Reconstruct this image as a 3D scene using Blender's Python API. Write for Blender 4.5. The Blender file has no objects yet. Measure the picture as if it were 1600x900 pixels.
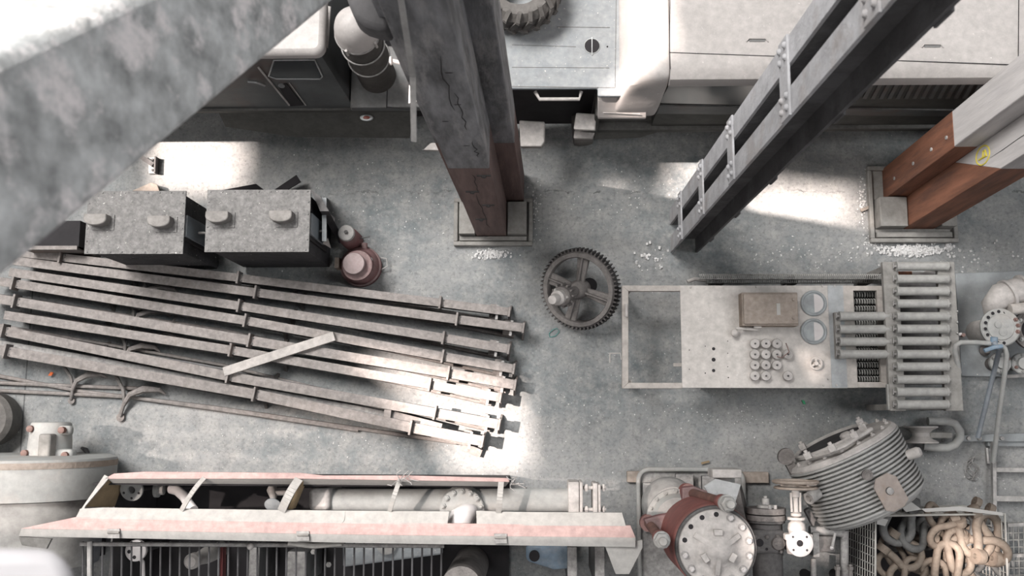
import bpy, bmesh, math, random
from mathutils import Vector, Matrix, Quaternion
random.seed(7)
V = Vector
C = bpy.context.scene.collection
S = bpy.context.scene
PI = math.pi

# ------------------------------------------------------------------ camera
H = 6.0; F = 1440.0                      # camera height above the shop floor, focal length for 1600 px
zw = V((-40, 200, 1440)).normalized()
xw = V((1, 0, 40/1440)).normalized()
yw = zw.cross(xw)
R = Matrix((xw, yw, zw))                 # camera -> world
cam = bpy.data.objects.new('camera', bpy.data.cameras.new('camera')); C.objects.link(cam)
cam.matrix_world = Matrix.Translation((0, 0, H)) @ R.to_4x4()
cam.data.sensor_width = 36; cam.data.lens = 36*F/1600; cam.data.clip_start = 0.02
cam.data.dof.use_dof = True; cam.data.dof.focus_distance = 5.6; cam.data.dof.aperture_fstop = 3.4
S.camera = cam

def P(px, py, z=0.0):
    r = R @ V((px-800, 450-py, -F)); t = (z-H)/r.z
    return V((0, 0, H)) + r*t
def proj(p):
    v = R.transposed() @ (V(p)-V((0, 0, H))); return 800+F*v.x/-v.z, 450-F*v.y/-v.z

# ------------------------------------------------------------------ light
EXPOSURE = 0.26
SUN_E = 13.0; SKY_E = 0.16; AREA_E = 2150
S.view_settings.view_transform = 'Standard'; S.view_settings.look = 'None'
S.view_settings.exposure = EXPOSURE; S.view_settings.gamma = 1; S.view_settings.use_curve_mapping = False
w = bpy.data.worlds.new('world'); S.world = w; w.use_nodes = True
w.node_tree.nodes['Background'].inputs[0].default_value = (0.93, 0.88, 0.93, 1)
w.node_tree.nodes['Background'].inputs[1].default_value = SKY_E
SUN_D = V((0.5, -0.08, -0.862)).normalized()
sun = bpy.data.objects.new('sun', bpy.data.lights.new('sun', 'SUN')); C.objects.link(sun)
sun.data.energy = SUN_E; sun.data.angle = math.radians(0.9); sun.data.color = (1, 0.87, 0.80)
sun.rotation_euler = SUN_D.to_track_quat('-Z', 'Y').to_euler()
def area(name, loc, target, sx, sy, e, col):
    l = bpy.data.lights.new(name, 'AREA'); l.shape = 'RECTANGLE'; l.size = sx; l.size_y = sy; l.energy = e; l.color = col
    o = bpy.data.objects.new(name, l); C.objects.link(o); o.location = loc
    o.rotation_euler = (V(target)-V(loc)).to_track_quat('-Z', 'Y').to_euler(); return o
area('north_skylight', (-5.0, 5.6, 11.2), (0, 0.6, 0), 7.0, 3.0, AREA_E, (1.0, 0.975, 0.955))  # area lamps here stand in for unseen skylight glazing
area('south_fill', (-4.0, -5.5, 11.0), (0, 0.6, 0), 6.0, 2.5, AREA_E*.10, (1.0, 0.975, 0.955))  # added weak fill for south faces, no such skylight known
area('east_skylight', (7.0, 0.5, 9.5), (0, 0.8, 0), 2.5, 5.0, AREA_E*.13, (0.96, 0.98, 1.0))

# ------------------------------------------------------------------ materials
MATS = {}
def mat(name, base, dust=0.0, dustc=(.40, .385, .37), var=.35, scale=9, rough=.8, metal=0.0, bump=.15, fleck=0.0, stain=None, stain_amt=.5, grain=None):
    if name in MATS: return MATS[name]
    m = bpy.data.materials.new(name); m.use_nodes = True; nt = m.node_tree; N = nt.nodes; L = nt.links
    b = N['Principled BSDF']; b.inputs['Roughness'].default_value = rough; b.inputs['Metallic'].default_value = metal
    geo = N.new('ShaderNodeNewGeometry'); mp = N.new('ShaderNodeMapping'); L.new(geo.outputs['Position'], mp.inputs[0])
    if grain: mp.inputs['Scale'].default_value = grain
    def noise(s, d=6, r=.6, src=None):
        n = N.new('ShaderNodeTexNoise'); n.inputs['Scale'].default_value = s; n.inputs['Detail'].default_value = d
        n.inputs['Roughness'].default_value = r; L.new((src or mp).outputs[0], n.inputs['Vector']); return n
    def ramp(src, a, c, v0=0., v1=1.):
        r = N.new('ShaderNodeMapRange'); r.inputs[1].default_value = a; r.inputs[2].default_value = c
        r.inputs[3].default_value = v0; r.inputs[4].default_value = v1; L.new(src, r.inputs[0]); return r.outputs[0]
    def mix(f, c1, c2):
        x = N.new('ShaderNodeMix'); x.data_type = 'RGBA'
        if isinstance(f, float): x.inputs[0].default_value = f
        else: L.new(f, x.inputs[0])
        for k, c in ((6, c1), (7, c2)):
            if isinstance(c, tuple): x.inputs[k].default_value = (*c[:3], 1)
            else: L.new(c, x.inputs[k])
        return x.outputs[2]
    n1 = noise(scale); n2 = noise(scale*5, 4)
    lo = tuple(c*(1-var) for c in base); hi = tuple(min(1, c*(1+var)) for c in base)
    col = mix(ramp(n1.outputs[0], .3, .7), lo, hi)
    if stain: 
        n3 = noise(scale*.6, 8, .7); col = mix(ramp(n3.outputs[0], .5, .62, 0, stain_amt), col, stain)
    if dust > 0:
        sx = N.new('ShaderNodeSeparateXYZ'); L.new(geo.outputs['Normal'], sx.inputs[0])
        f = ramp(sx.outputs[2], .15, .75, 0, dust); mu = N.new('ShaderNodeMath'); mu.operation = 'MULTIPLY'
        L.new(f, mu.inputs[0]); L.new(ramp(n2.outputs[0], .25, .6, .55, 1.), mu.inputs[1])
        n4 = noise(26, 6, .65, geo); col = mix(mu.outputs[0], col, mix(ramp(n4.outputs[0], .32, .68), tuple(c*.72 for c in dustc), tuple(min(1, c*1.25) for c in dustc)))
    if fleck > 0:
        n5 = noise(60, 2, .5, geo); col = mix(ramp(n5.outputs[0], .74-.05*fleck, .78-.05*fleck), col, (.62, .60, .57))
    L.new(col, b.inputs['Base Color'])
    if bump > 0:
        bp = N.new('ShaderNodeBump'); bp.inputs['Strength'].default_value = bump; bp.inputs['Distance'].default_value = .01
        L.new(n2.outputs[0], bp.inputs['Height']); L.new(bp.outputs[0], b.inputs['Normal'])
    MATS[name] = m; return m

steel = mat('dusty_steel', (.10, .10, .10), dust=.92, bump=.2)
steel_pale = mat('pale_dusty_steel', (.30, .295, .285), dust=.8, dustc=(.48, .46, .44), bump=.2)
dark = mat('dark_steel', (.035, .033, .035), dust=.25, bump=.1)
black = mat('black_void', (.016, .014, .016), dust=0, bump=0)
cab_m = mat('cabinet_dust', (.045, .045, .048), dust=.96, dustc=(.235, .228, .22), bump=.7, scale=14, fleck=.6)
panel_m = mat('panel_dust', (.44, .415, .39), dust=.6, dustc=(.56, .53, .50), var=.16, scale=4, bump=.06, fleck=.3)
frame_m = mat('frame_paint', (.38, .35, .32), dust=.6, dustc=(.48, .445, .415), bump=.3)
box_m = mat('brown_box_dust', (.26, .21, .17), dust=.7, dustc=(.38, .33, .29), bump=.35)
roller_m = mat('roller_steel', (.30, .30, .285), dust=.6, dustc=(.42, .41, .39), var=.15, rough=.6)
rail_m = mat('rail_dust', (.13, .12, .115), dust=.95, dustc=(.275, .25, .235), bump=.35, stain=(.24, .17, .13), stain_amt=.4)
rust = mat('rust', (.15, .075, .058), dust=.35, dustc=(.34, .27, .25), stain=(.10, .05, .045), scale=12)
red_m = mat('faded_red_paint', (.20, .065, .055), dust=.65, dustc=(.36, .25, .23), scale=8, rough=.6)
redbrown = mat('red_brown_paint', (.16, .07, .07), dust=.6, dustc=(.32, .26, .25), scale=10)
pink_m = mat('faded_pink_board', (.40, .27, .25), dust=.6, dustc=(.50, .365, .345), var=.18, scale=5, grain=(.3, 3, 1))
pale_m = mat('pale_grey_board', (.38, .37, .35), dust=.5, dustc=(.42, .405, .385), var=.08, bump=.05)
brown_wood = mat('brown_timber', (.20, .085, .05), dust=0, var=.35, scale=7, grain=(3, 3, .35), stain=(.07, .04, .035), stain_amt=.5, bump=.3)
brown_wood2 = mat('dull_brown_timber', (.15, .10, .09), dust=0, var=.3, scale=7, grain=(3, 3, .35), stain=(.08, .05, .045), bump=.3)
grey_wood = mat('grey_timber', (.175, .178, .185), dust=0, var=.6, scale=6, grain=(2.2, 2.2, .5), stain=(.36, .35, .345), stain_amt=.75, bump=.5)
white_wood = mat('white_timber', (.52, .50, .49), dust=0, var=.18, scale=5, grain=(3, 3, .35), stain=(.32, .31, .32), stain_amt=.35, bump=.3)
weather_wood = mat('weathered_beam_timber', (.46, .47, .465), dust=0, var=.5, scale=13, stain=(.85, .80, .79), stain_amt=.95, bump=.35)
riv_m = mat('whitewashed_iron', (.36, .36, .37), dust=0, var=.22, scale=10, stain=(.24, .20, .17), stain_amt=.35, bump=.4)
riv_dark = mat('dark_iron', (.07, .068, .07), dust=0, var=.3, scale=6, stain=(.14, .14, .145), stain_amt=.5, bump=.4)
cream = mat('cream_car_paint', (.42, .395, .38), dust=.5, dustc=(.45, .425, .405), var=.08, scale=6, rough=.55, bump=.12, stain=(.34, .32, .30), stain_amt=.3, fleck=.4)
bluegrey = mat('blue_grey_paint', (.22, .25, .27), dust=.45, dustc=(.42, .41, .395), var=.3, scale=3, stain=(.16, .20, .23), stain_amt=.5, rough=.6, bump=.1, fleck=.8)
carside = mat('dark_car_paint', (.075, .08, .08), dust=.3, var=.4, scale=3, rough=.5, stain=(.10, .055, .04))
skirt_m = mat('dark_skirt_paint', (.05, .05, .045), dust=.2, var=.3, rough=.7)
glass = mat('dusty_window_glass', (.03, .033, .035), dust=.2, rough=.15, bump=0)
chrome = mat('worn_chrome', (.45, .46, .46), metal=.7, rough=.4, bump=0)
rubber = mat('dusty_rubber', (.085, .08, .075), dust=.5, dustc=(.22, .205, .19), bump=.3)
tray_m = mat('grey_tray_paint', (.24, .23, .215), dust=.6, dustc=(.30, .29, .27), bump=.15)
gear_m = mat('cast_iron', (.11, .10, .095), dust=.6, dustc=(.28, .26, .245), bump=.6, scale=14)
gear_t = mat('dark_gear_teeth', (.04, .038, .038), dust=.35, dustc=(.22, .2, .19), bump=.4)
fin_m = mat('aluminium_fins', (.34, .34, .33), dust=.3, dustc=(.46, .45, .43), var=.2, rough=.6)
castp = mat('pale_casting', (.40, .38, .36), dust=.7, dustc=(.50, .47, .45), bump=.3)
tankp = mat('tank_paint', (.33, .34, .33), dust=.4, dustc=(.44, .42, .40), var=.12, scale=6, stain=(.36, .29, .24), stain_amt=.3)
bluep = mat('blue_paint', (.16, .26, .36), dust=.3, var=.4, stain=(.3, .33, .36))
chain_m = mat('rusty_chain', (.15, .115, .09), dust=.55, dustc=(.25, .215, .175), var=.4, scale=10, bump=.4)
chain_g = mat('grey_chain', (.09, .09, .09), dust=.5, dustc=(.22, .22, .21), var=.4, scale=10, bump=.4)
tan = mat('tan_board', (.26, .19, .11), var=.3, bump=.2)
white_p = mat('white_paint', (.60, .57, .56), var=.1, bump=.1)
plate_m = mat('floor_plate_steel', (.27, .29, .30), dust=.3, dustc=(.30, .30, .29), var=.3, scale=5, bump=.15, fleck=.6)
yellow = mat('yellow_paint', (.65, .55, .08), var=.2, bump=0)
orange = mat('orange_plastic', (.75, .17, .05), var=.1, bump=0)
green = mat('green_plastic', (.06, .35, .17), var=.1, bump=0)
lampred = mat('red_lamp_glass', (.30, .07, .05), rough=.3, bump=0)
wire_m = mat('galvanised_wire', (.42, .41, .38), var=.2, bump=0, rough=.5)
crumb_m = mat('white_plaster', (.66, .65, .64), var=.1, bump=.1)
string_m = mat('green_string', (.08, .28, .25), var=.1, bump=0)
card_m = mat('grey_card', (.45, .44, .42), var=.1, bump=.05)
paint_print = mat('dark_print', (.03, .03, .03), bump=0)

def floor_mat():
    m = bpy.data.materials.new('concrete_floor'); m.use_nodes = True; nt = m.node_tree; N = nt.nodes; L = nt.links
    b = N['Principled BSDF']; b.inputs['Roughness'].default_value = .9
    geo = N.new('ShaderNodeNewGeometry')
    def noise(s, d=8, r=.6):
        n = N.new('ShaderNodeTexNoise'); n.inputs['Scale'].default_value = s; n.inputs['Detail'].default_value = d; n.inputs['Roughness'].default_value = r
        L.new(geo.outputs['Position'], n.inputs['Vector']); return n.outputs[0]
    def rng(src, a, c, v0=0., v1=1.):
        r = N.new('ShaderNodeMapRange'); r.inputs[1].default_value = a; r.inputs[2].default_value = c; r.inputs[3].default_value = v0; r.inputs[4].default_value = v1
        L.new(src, r.inputs[0]); return r.outputs[0]
    def math_(op, a, c=None):
        x = N.new('ShaderNodeMath'); x.operation = op
        for k, q in enumerate((a, c)):
            if q is None: continue
            if isinstance(q, (int, float)): x.inputs[k].default_value = q
            else: L.new(q, x.inputs[k])
        return x.outputs[0]
    def mix(f, c1, c2):
        x = N.new('ShaderNodeMix'); x.data_type = 'RGBA'; L.new(f, x.inputs[0])
        for k, c in ((6, c1), (7, c2)):
            if isinstance(c, tuple): x.inputs[k].default_value = (*c, 1)
            else: L.new(c, x.inputs[k])
        return x.outputs[2]
    col = mix(rng(noise(1.1, 6, .65), .38, .62), (.145, .167, .176), (.30, .303, .30))
    col = mix(rng(noise(7, 10, .75), .36, .66, 0, .55), col, (.40, .39, .37))
    col = mix(rng(noise(4.3, 10, .8), .52, .70, 0, .65), col, (.11, .118, .12))
    col = mix(rng(noise(14, 10, .8), .50, .72, 0, .6), col, (.42, .41, .39))
    col = mix(rng(noise(48, 4, .6), .5, .8, 0, .7), col, (.10, .10, .105))
    col = mix(rng(noise(75, 2, .5), .70, .75, 0, .9), col, (.60, .59, .58))
    sp = N.new('ShaderNodeSeparateXYZ'); L.new(geo.outputs['Position'], sp.inputs[0])
    # broken joint running across the floor, and a straight slab joint on the left
    jy = P(800, 300).y
    wob = rng(noise(3.0, 8, .75), 0, 1, -.10, .10)
    d = math_('ABSOLUTE', math_('SUBTRACT', math_('ADD', sp.outputs[1], wob), jy))
    wid = rng(noise(5.5, 5), .45, .72, -.004, .018)
    crack = math_('LESS_THAN', d, wid)
    col = mix(math_('MULTIPLY', crack, rng(noise(9, 4), .4, .6, .1, .7)), col, (.06, .06, .062))
    jx = P(46, 520).x
    c2 = math_('LESS_THAN', math_('ABSOLUTE', math_('SUBTRACT', sp.outputs[0], jx)), .005)
    c2 = math_('MULTIPLY', c2, math_('LESS_THAN', sp.outputs[1], P(46, 450).y))
    col = mix(math_('MULTIPLY', c2, .7), col, (.06, .06, .063))
    L.new(col, b.inputs['Base Color'])
    bp = N.new('ShaderNodeBump'); bp.inputs['Strength'].default_value = .5; bp.inputs['Distance'].default_value = .012
    L.new(math_('SUBTRACT', noise(32, 8, .7), math_('MULTIPLY', crack, .8)), bp.inputs['Height']); L.new(bp.outputs[0], b.inputs['Normal'])
    return m

# ------------------------------------------------------------------ mesh helpers
class MB:
    def __init__(s): s.b = bmesh.new()
    def hexa(s, lo, hi):
        """lo, hi: matching loops of points"""
        n = len(lo); a = [s.b.verts.new(V(p)) for p in lo]; c = [s.b.verts.new(V(p)) for p in hi]
        s.b.faces.new(a[::-1]); s.b.faces.new(c)
        for i in range(n): s.b.faces.new((a[i], a[(i+1) % n], c[(i+1) % n], c[i]))
        return s
    def box(s, x0, x1, y0, y1, z0, z1):
        q = [(x0, y0), (x1, y0), (x1, y1), (x0, y1)]
        return s.hexa([(x, y, z0) for x, y in q], [(x, y, z1) for x, y in q])
    def prism(s, pts, z0, z1): return s.hexa([(p[0], p[1], z0) for p in pts], [(p[0], p[1], z1) for p in pts])
    def slab(s, pts, t):
        """planar-ish polygon of 3-D points thickened downwards"""
        return s.hexa([V(p)-V((0, 0, t)) for p in pts], [V(p) for p in pts])
    def obox(s, c, sx, sy, sz, rot=0, q=None):
        m = q.to_matrix() if q else Matrix.Rotation(rot, 3, 'Z')
        f = lambda x, y, z: V(c)+m @ V((x*sx/2, y*sy/2, z*sz/2))
        k = [(-1, -1), (1, -1), (1, 1), (-1, 1)]
        return s.hexa([f(x, y, -1) for x, y in k], [f(x, y, 1) for x, y in k])
    def bar(s, p, q, wd, h, up=(0, 0, 1)):
        p = V(p); q = V(q); d = (q-p).normalized(); sd = d.cross(V(up)).normalized()*wd/2; u = sd.cross(d).normalized()*h/2
        k = [-sd-u, sd-u, sd+u, -sd+u]
        return s.hexa([p+a for a in k], [q+a for a in k])
    def tube(s, pts, r, n=10, closed=False):
        pts = [V(p) for p in pts]; m = len(pts); rs = r if isinstance(r, (list, tuple)) else [r]*m; rings = []; u = None
        for i in range(m):
            if closed: t = (pts[(i+1) % m]-pts[i-1]).normalized()
            else: t = (pts[min(i+1, m-1)]-pts[max(i-1, 0)]).normalized()
            if u is None:
                a = V((0, 0, 1)) if abs(t.z) < .9 else V((1, 0, 0)); u = t.cross(a).normalized()
            else: u = (u-t*u.dot(t)).normalized()
            v = t.cross(u)
            rings.append([s.b.verts.new(pts[i]+(u*math.cos(2*PI*k/n)+v*math.sin(2*PI*k/n))*rs[i]) for k in range(n)])
        for i in range(m if closed else m-1):
            A = rings[i]; B = rings[(i+1) % m]
            for k in range(n): s.b.faces.new((A[k], A[(k+1) % n], B[(k+1) % n], B[k]))
        if not closed: s.b.faces.new(rings[0][::-1]); s.b.faces.new(rings[-1])
        return s
    def lathe(s, prof, o=(0, 0, 0), ax=(0, 0, 1), n=40, cap=True, sx=1.0):
        ax = V(ax).normalized(); q = V((0, 0, 1)).rotation_difference(ax); o = V(o); rings = []
        for r, z in prof:
            rings.append([s.b.verts.new(o+q @ V((max(r, 1e-4)*math.cos(2*PI*k/n)*sx, max(r, 1e-4)*math.sin(2*PI*k/n), z))) for k in range(n)])
        for i in range(len(rings)-1):
            A = rings[i]; B = rings[i+1]
            for k in range(n): s.b.faces.new((A[k], A[(k+1) % n], B[(k+1) % n], B[k]))
        if cap: s.b.faces.new(rings[0][::-1]); s.b.faces.new(rings[-1])
        return s
    def cyl(s, o, ax, r, h, n=24): return s.lathe([(r, 0), (r, h)], o, ax, n)
    def hexnut(s, o, ax, r, h):
        s.lathe([(r, 0), (r, h*.6)], o, ax, 6); return s.lathe([(r*.5, h*.5), (r*.5, h)], o, ax, 10)
    def build(s, name, m, parent=None, bevel=0.0, smooth=True, ang=35):
        bmesh.ops.recalc_face_normals(s.b, faces=s.b.faces)
        me = bpy.data.meshes.new(name); s.b.to_mesh(me); s.b.free(); me.materials.append(m)
        if smooth:
            for p in me.polygons: p.use_smooth = True
            me.set_sharp_from_angle(angle=math.radians(ang))
        o = bpy.data.objects.new(name, me); C.objects.link(o)
        if bevel:
            md = o.modifiers.new('bevel', 'BEVEL'); md.width = bevel; md.segments = 2; md.limit_method = 'ANGLE'
        if parent is not None:
            o.parent = parent
            if parent.type == 'EMPTY': o.matrix_parent_inverse = Matrix.Translation(-parent.location)
            else:
                t = parent; acc = V((0, 0, 0))
                while t.parent: t = t.parent
                # parent is a mesh part: its matrix is identity in world
                o.matrix_parent_inverse = Matrix.Identity(4)
        return o
def tag(o, label, cat, group=None, kind=None):
    o['label'] = label; o['category'] = cat
    if group: o['group'] = group
    if kind: o['kind'] = kind
    return o
def thing(name, label, cat, loc=(0, 0, 0), group=None):
    o = bpy.data.objects.new(name, None); C.objects.link(o); o.location = loc; o.empty_display_size = .1
    return tag(o, label, cat, group)
def struct(o): o['kind'] = 'structure'; return o
def copy_tree(o, parent=None):
    c = o.copy(); C.objects.link(c); c.parent = parent
    for ch in list(o.children): copy_tree(ch, c)
    return c
def ring_pts(c, r, n, q=None, ph=0):
    q = q or Quaternion()
    return [V(c)+q @ V((r*math.cos(2*PI*i/n+ph), r*math.sin(2*PI*i/n+ph), 0)) for i in range(n)]
def PP(pts, z): return [P(x, y, z) for x, y in pts]
def ps(n, z): return n*(H-z)/F          # pixels -> metres at height z

# ------------------------------------------------------------------ structure: floor, unseen roof with holes cut to place the sun patches
fb = MB(); fb.box(-9, 8, -6, 8, -.2, 0); struct(fb.build('floor', floor_mat(), smooth=False))

ZC = 12.0
def back(p):
    t = (ZC-p.z)/(-SUN_D.z); return p-SUN_D*t
holes = [  # sun patch outlines, projected back along the sun into the unseen roof
    ([(1200, 284), (1350, 302), (1312, 362), (1120, 336)], 0),
    ([(1338, 338), (1364, 330), (1362, 372), (1338, 368)], 0),
    ([(560, 556), (640, 562), (700, 578), (812, 598), (818, 735), (690, 735), (640, 640)], .1),
    ([(972, -40), (1075, -40), (1066, 40), (1080, 96), (1030, 112), (1014, 172), (1002, 235), (900, 235), (930, 140), (975, 90)], 1.05),
    ([(236, 170), (344, 180), (392, 230), (380, 300), (240, 300)], 0),
    ([(1230, 785), (1254, 785), (1262, 830), (1262, 868), (1228, 868)], .60),
    ([(1470, 836), (1490, 828), (1556, 836), (1580, 880), (1500, 905), (1470, 880)], .45),
    ([(-30, 822), (62, 826), (54, 858), (-30, 862)], .3),
    ([(-160, 60), (-60, 0), (90, -85), (130, -25), (-60, 80), (-160, 130)], 4.6),
    ([(626, 84), (668, 84), (668, 172), (630, 172)], 1.9),
]
cu = bpy.data.curves.new('sun_mask_outline', 'CURVE'); cu.dimensions = '2D'; cu.fill_mode = 'BOTH'
def spl(pts):
    s = cu.splines.new('POLY'); s.points.add(len(pts)-1); s.use_cyclic_u = True
    for k, p in enumerate(pts): s.points[k].co = (p[0], p[1], 0, 1)
spl([(-15, -8), (4.5, -8), (4.5, 9.5), (-15, 9.5)])
for pts, z in holes: spl([back(P(x, y, z)) for x, y in pts])
# added slits in the unseen roof: thin share of sun for floor and casing
k_ = ZC/(-SUN_D.z)
for xa_, xb_, y0_, y1_ in ((-2.9, -.88, -.66, .05), (-.84, 1.1, -.66, -.42)):
    y_ = y0_
    while y_ < y1_:
        ox, oy = SUN_D.x*k_, SUN_D.y*k_
        spl([(xa_-ox, y_-oy), (xb_-ox, y_-oy), (xb_-ox, y_-oy+.027), (xa_-ox, y_-oy+.027)]); y_ += .15
co = bpy.data.objects.new('sun_mask_outline', cu); C.objects.link(co); bpy.context.view_layer.update()
me = bpy.data.meshes.new_from_object(co.evaluated_get(bpy.context.evaluated_depsgraph_get()))
bpy.data.objects.remove(co)
ceil = bpy.data.objects.new('sun_mask_ceiling', me); C.objects.link(ceil); ceil.location.z = ZC; struct(ceil)  # unseen slab added to block the sun outside the holes
me.materials.clear(); me.materials.append(mat('sun_mask_boards', (.30, .30, .30), bump=0))
ceil.modifiers.new('solid', 'SOLIDIFY').thickness = .05

# ------------------------------------------------------------------ columns
def leaning(base, zb, zt, lean):
    return [V((p[0], p[1], 0))+V((lean[0]*zb, lean[1]*zb, zb)) for p in base], [V((p[0], p[1], 0))+V((lean[0]*zt, lean[1]*zt, zt)) for p in base]
def zfor(b, lean, px=None, py=None):
    lo, hi = 0, 5.3
    for _ in range(40):
        m = (lo+hi)/2; q = proj((b[0]+lean[0]*m, b[1]+lean[1]*m, m))
        v = (abs(q[0]-840) < abs(px-840)) if px is not None else (q[1] > py)
        if v: lo = m
        else: hi = m
    return (lo+hi)/2

def post_tray(t, x0, x1, y0, y1):
    """rimmed tray on the floor: y0 south, y1 north (metres)"""
    h = .045; r = .028
    b = MB(); b.box(x0, x1, y0, y1, 0, .015)
    b.build('tray_base', tray_m, t)
    b = MB()
    b.box(x0-r, x1+r, y0-r, y0, 0, h); b.box(x0-r, x1+r, y1, y1+r, 0, h); b.box(x0-r, x0, y0, y1, 0, h); b.box(x1, x1+r, y0, y1, 0, h)
    b.build('tray_rim', tray_m, t, bevel=.006)

# centre post (cruciform timber) --------------------------------------
t = thing('timber_post', 'tall grey timber post with dull brown foot in a rimmed tray beside the gear', 'post', P(768, 340, 0))
leanF = (-.016, .0); leanB = (-.022, .0)
tr0 = P(716, 379); tr1 = P(826, 318); post_tray(t, tr0.x, tr1.x, tr0.y, tr1.y)
a = P(745, 370); c = P(792, 370); n = P(768, 318).y; n2 = n+.2
fr = [(a.x, a.y), (c.x, a.y), (c.x, n), (a.x, n)]
zs = 1.70
MB().hexa(*leaning(fr, .015, zs, leanF)).build('brown_foot', brown_wood2, t, bevel=.004)['label'] = 'dull brown timber foot'
MB().hexa(*leaning(fr, zs, 5.2, leanF)).build('timber', grey_wood, t, bevel=.006)
l = P(722, 317); r_ = P(819, 317)
bk = [(l.x, n+.002), (r_.x, n+.002), (r_.x, n2), (l.x, n2)]
MB().hexa(*leaning(bk, .015, 1.36, leanB)).build('brown_foot', brown_wood2, t, bevel=.004)['label'] = 'dull brown timber foot'
MB().hexa(*leaning(bk, 1.36, 5.2, leanB)).build('timber', grey_wood, t, bevel=.006)
e = .012
for xa_, xb_ in ((tr0.x+e, a.x-.006), (c.x+.006, tr1.x-e)):
    b = MB(); b.box(xa_, xb_, tr0.y+.04, n-.01, .015, .10); b.build('packing_block', tray_m, t, bevel=.004)
b = MB(); b.box(tr0.x+e, tr1.x-e, tr0.y+.006, tr0.y+.035, .015, .04); b.build('packing_strip', tray_m, t, bevel=.003)
b = MB()
for (px, py) in ((756, 274), (738, 299), (763, 320), (752, 342)):
    z = zfor((a.x, a.y), leanF, py=py); q = P(px, py, z); y = a.y-.003
    b.box(q.x-.035, q.x+.035, y-.002, y+.004, z-.008, z+.008); b.cyl((q.x, y-.004, z), (0, -1, 0), .012, .006, 10)
b.build('nail_plate', dark, t)
b = MB()
for z0, z1, x in ((2.3, 2.75, .75), (2.55, 3.1, .62), (1.9, 2.15, .8), (.3, 1.2, .5), (1.2, 1.6, .55)):
    X = lambda z, k: a.x+(c.x-a.x)*k+leanF[0]*z
    pts = [V((X(z0+(z1-z0)*i/8, x)+random.uniform(-.01, .01), a.y-.001, z0+(z1-z0)*i/8)) for i in range(9)]
    b.tube(pts, [.0004]+[.0018]*7+[.0004], 5)
b.build('drying_crack', black, t)

for kx, kz in ((.72, 2.95), (.70, 2.62), (.62, 2.08), (.35, 2.42)):
    b = MB(); c_ = V((a.x+(c.x-a.x)*kx-.016*kz, a.y-.0005, kz)); b.lathe([(.004, 0), (.003, .001)], c_, (0, -1, 0), 10, sx=4); b.build('knot', black, t)
# right hand post ------------------------------------------------------
t = thing('timber_post', 'whitewashed timber post with bright brown foot and yellow painted mark', 'post', P(1420, 310, 0))
lean = (0.0, .043)
q0 = P(1364, 374); q1 = P(1480, 268); post_tray(t, q0.x, q1.x, q0.y, q1.y)
bA = P(1379, 313); bB = P(1379, 266); x2 = P(1477, 313).x
zb = 1.06
bk = [(bA.x, bA.y), (x2, bA.y), (x2, bB.y), (bA.x, bB.y)]
MB().hexa(*leaning(bk, .015, zb, lean)).build('brown_foot', brown_wood, t, bevel=.004)['label'] = 'bright brown timber foot'
MB().hexa(*leaning(bk, zb, 4.6, lean)).build('timber', white_wood, t, bevel=.006)
fA = P(1410, 359); fx2 = P(1457, 359).x; yN = bA.y-.002
fr = [(fA.x, fA.y), (fx2, fA.y), (fx2, yN), (fA.x, yN)]
lo, hi = leaning(fr, .015, 1.30, lean)
for k in (2, 3): hi[k] = V((hi[k].x, hi[k].y-lean[1]*.5, .80))
MB().hexa(lo, hi).build('brown_foot', brown_wood, t, bevel=.003)['label'] = 'bright brown timber foot'
lo2 = [p.copy() for p in hi]; _, hi2 = leaning(fr, 1.3, 4.6, lean)
MB().hexa(lo2, hi2).build('timber', white_wood, t, bevel=.004)
for xa_, xb_ in ((q0.x+.012, fA.x-.008), (fx2+.01, q1.x-.01)):
    b = MB(); b.box(xa_, xb_, fA.y, bA.y-.004, .015, .12); b.build('packing_block', tray_m, t, bevel=.004)
b = MB(); b.box(q0.x+.012, q1.x-.01, q0.y+.006, q0.y+.04, .015, .045); b.build('packing_strip', tray_m, t, bevel=.003)
b = MB()
for z in (.22, .52, .78, .98):
    y = (bA.y+bB.y)/2+lean[1]*z-.02; b.cyl((bA.x+.002, y, z), (-1, 0, 0), .011, .008, 10)
b.build('bolt', steel_pale, t)
# yellow ring and letter painted on the west face
zc = 1.13; yc = (fA.y+yN)/2+lean[1]*zc+.03; X = fA.x-.0015
b = MB(); b.tube([(X, yc+.05*math.cos(a_), zc+.075*math.sin(a_)) for a_ in [i*2*PI/28 for i in range(28)]], .004, 6, True)
b.tube([(X, yc-.012, zc-.045), (X, yc-.012, zc+.045)], .006, 6)
b.tube([(X, yc-.012, zc+.04), (X, yc+.02, zc+.03), (X, yc+.02, zc+.01), (X, yc-.012, zc)], .006, 6)
b.build('painted_mark', yellow, t)['label'] = 'yellow painted ring with a letter'
b = MB()
for z0, z1, k in ((1.2, 2.4, .45), (1.6, 3.0, .6)):
    b.tube([(X, fA.y+(yN-fA.y)*k+lean[1]*(z0+(z1-z0)*i/8)+random.uniform(-.006, .006), z0+(z1-z0)*i/8) for i in range(9)], [.0004]+[.0016]*7+[.0004], 5)
b.build('drying_crack', black, t)

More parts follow.
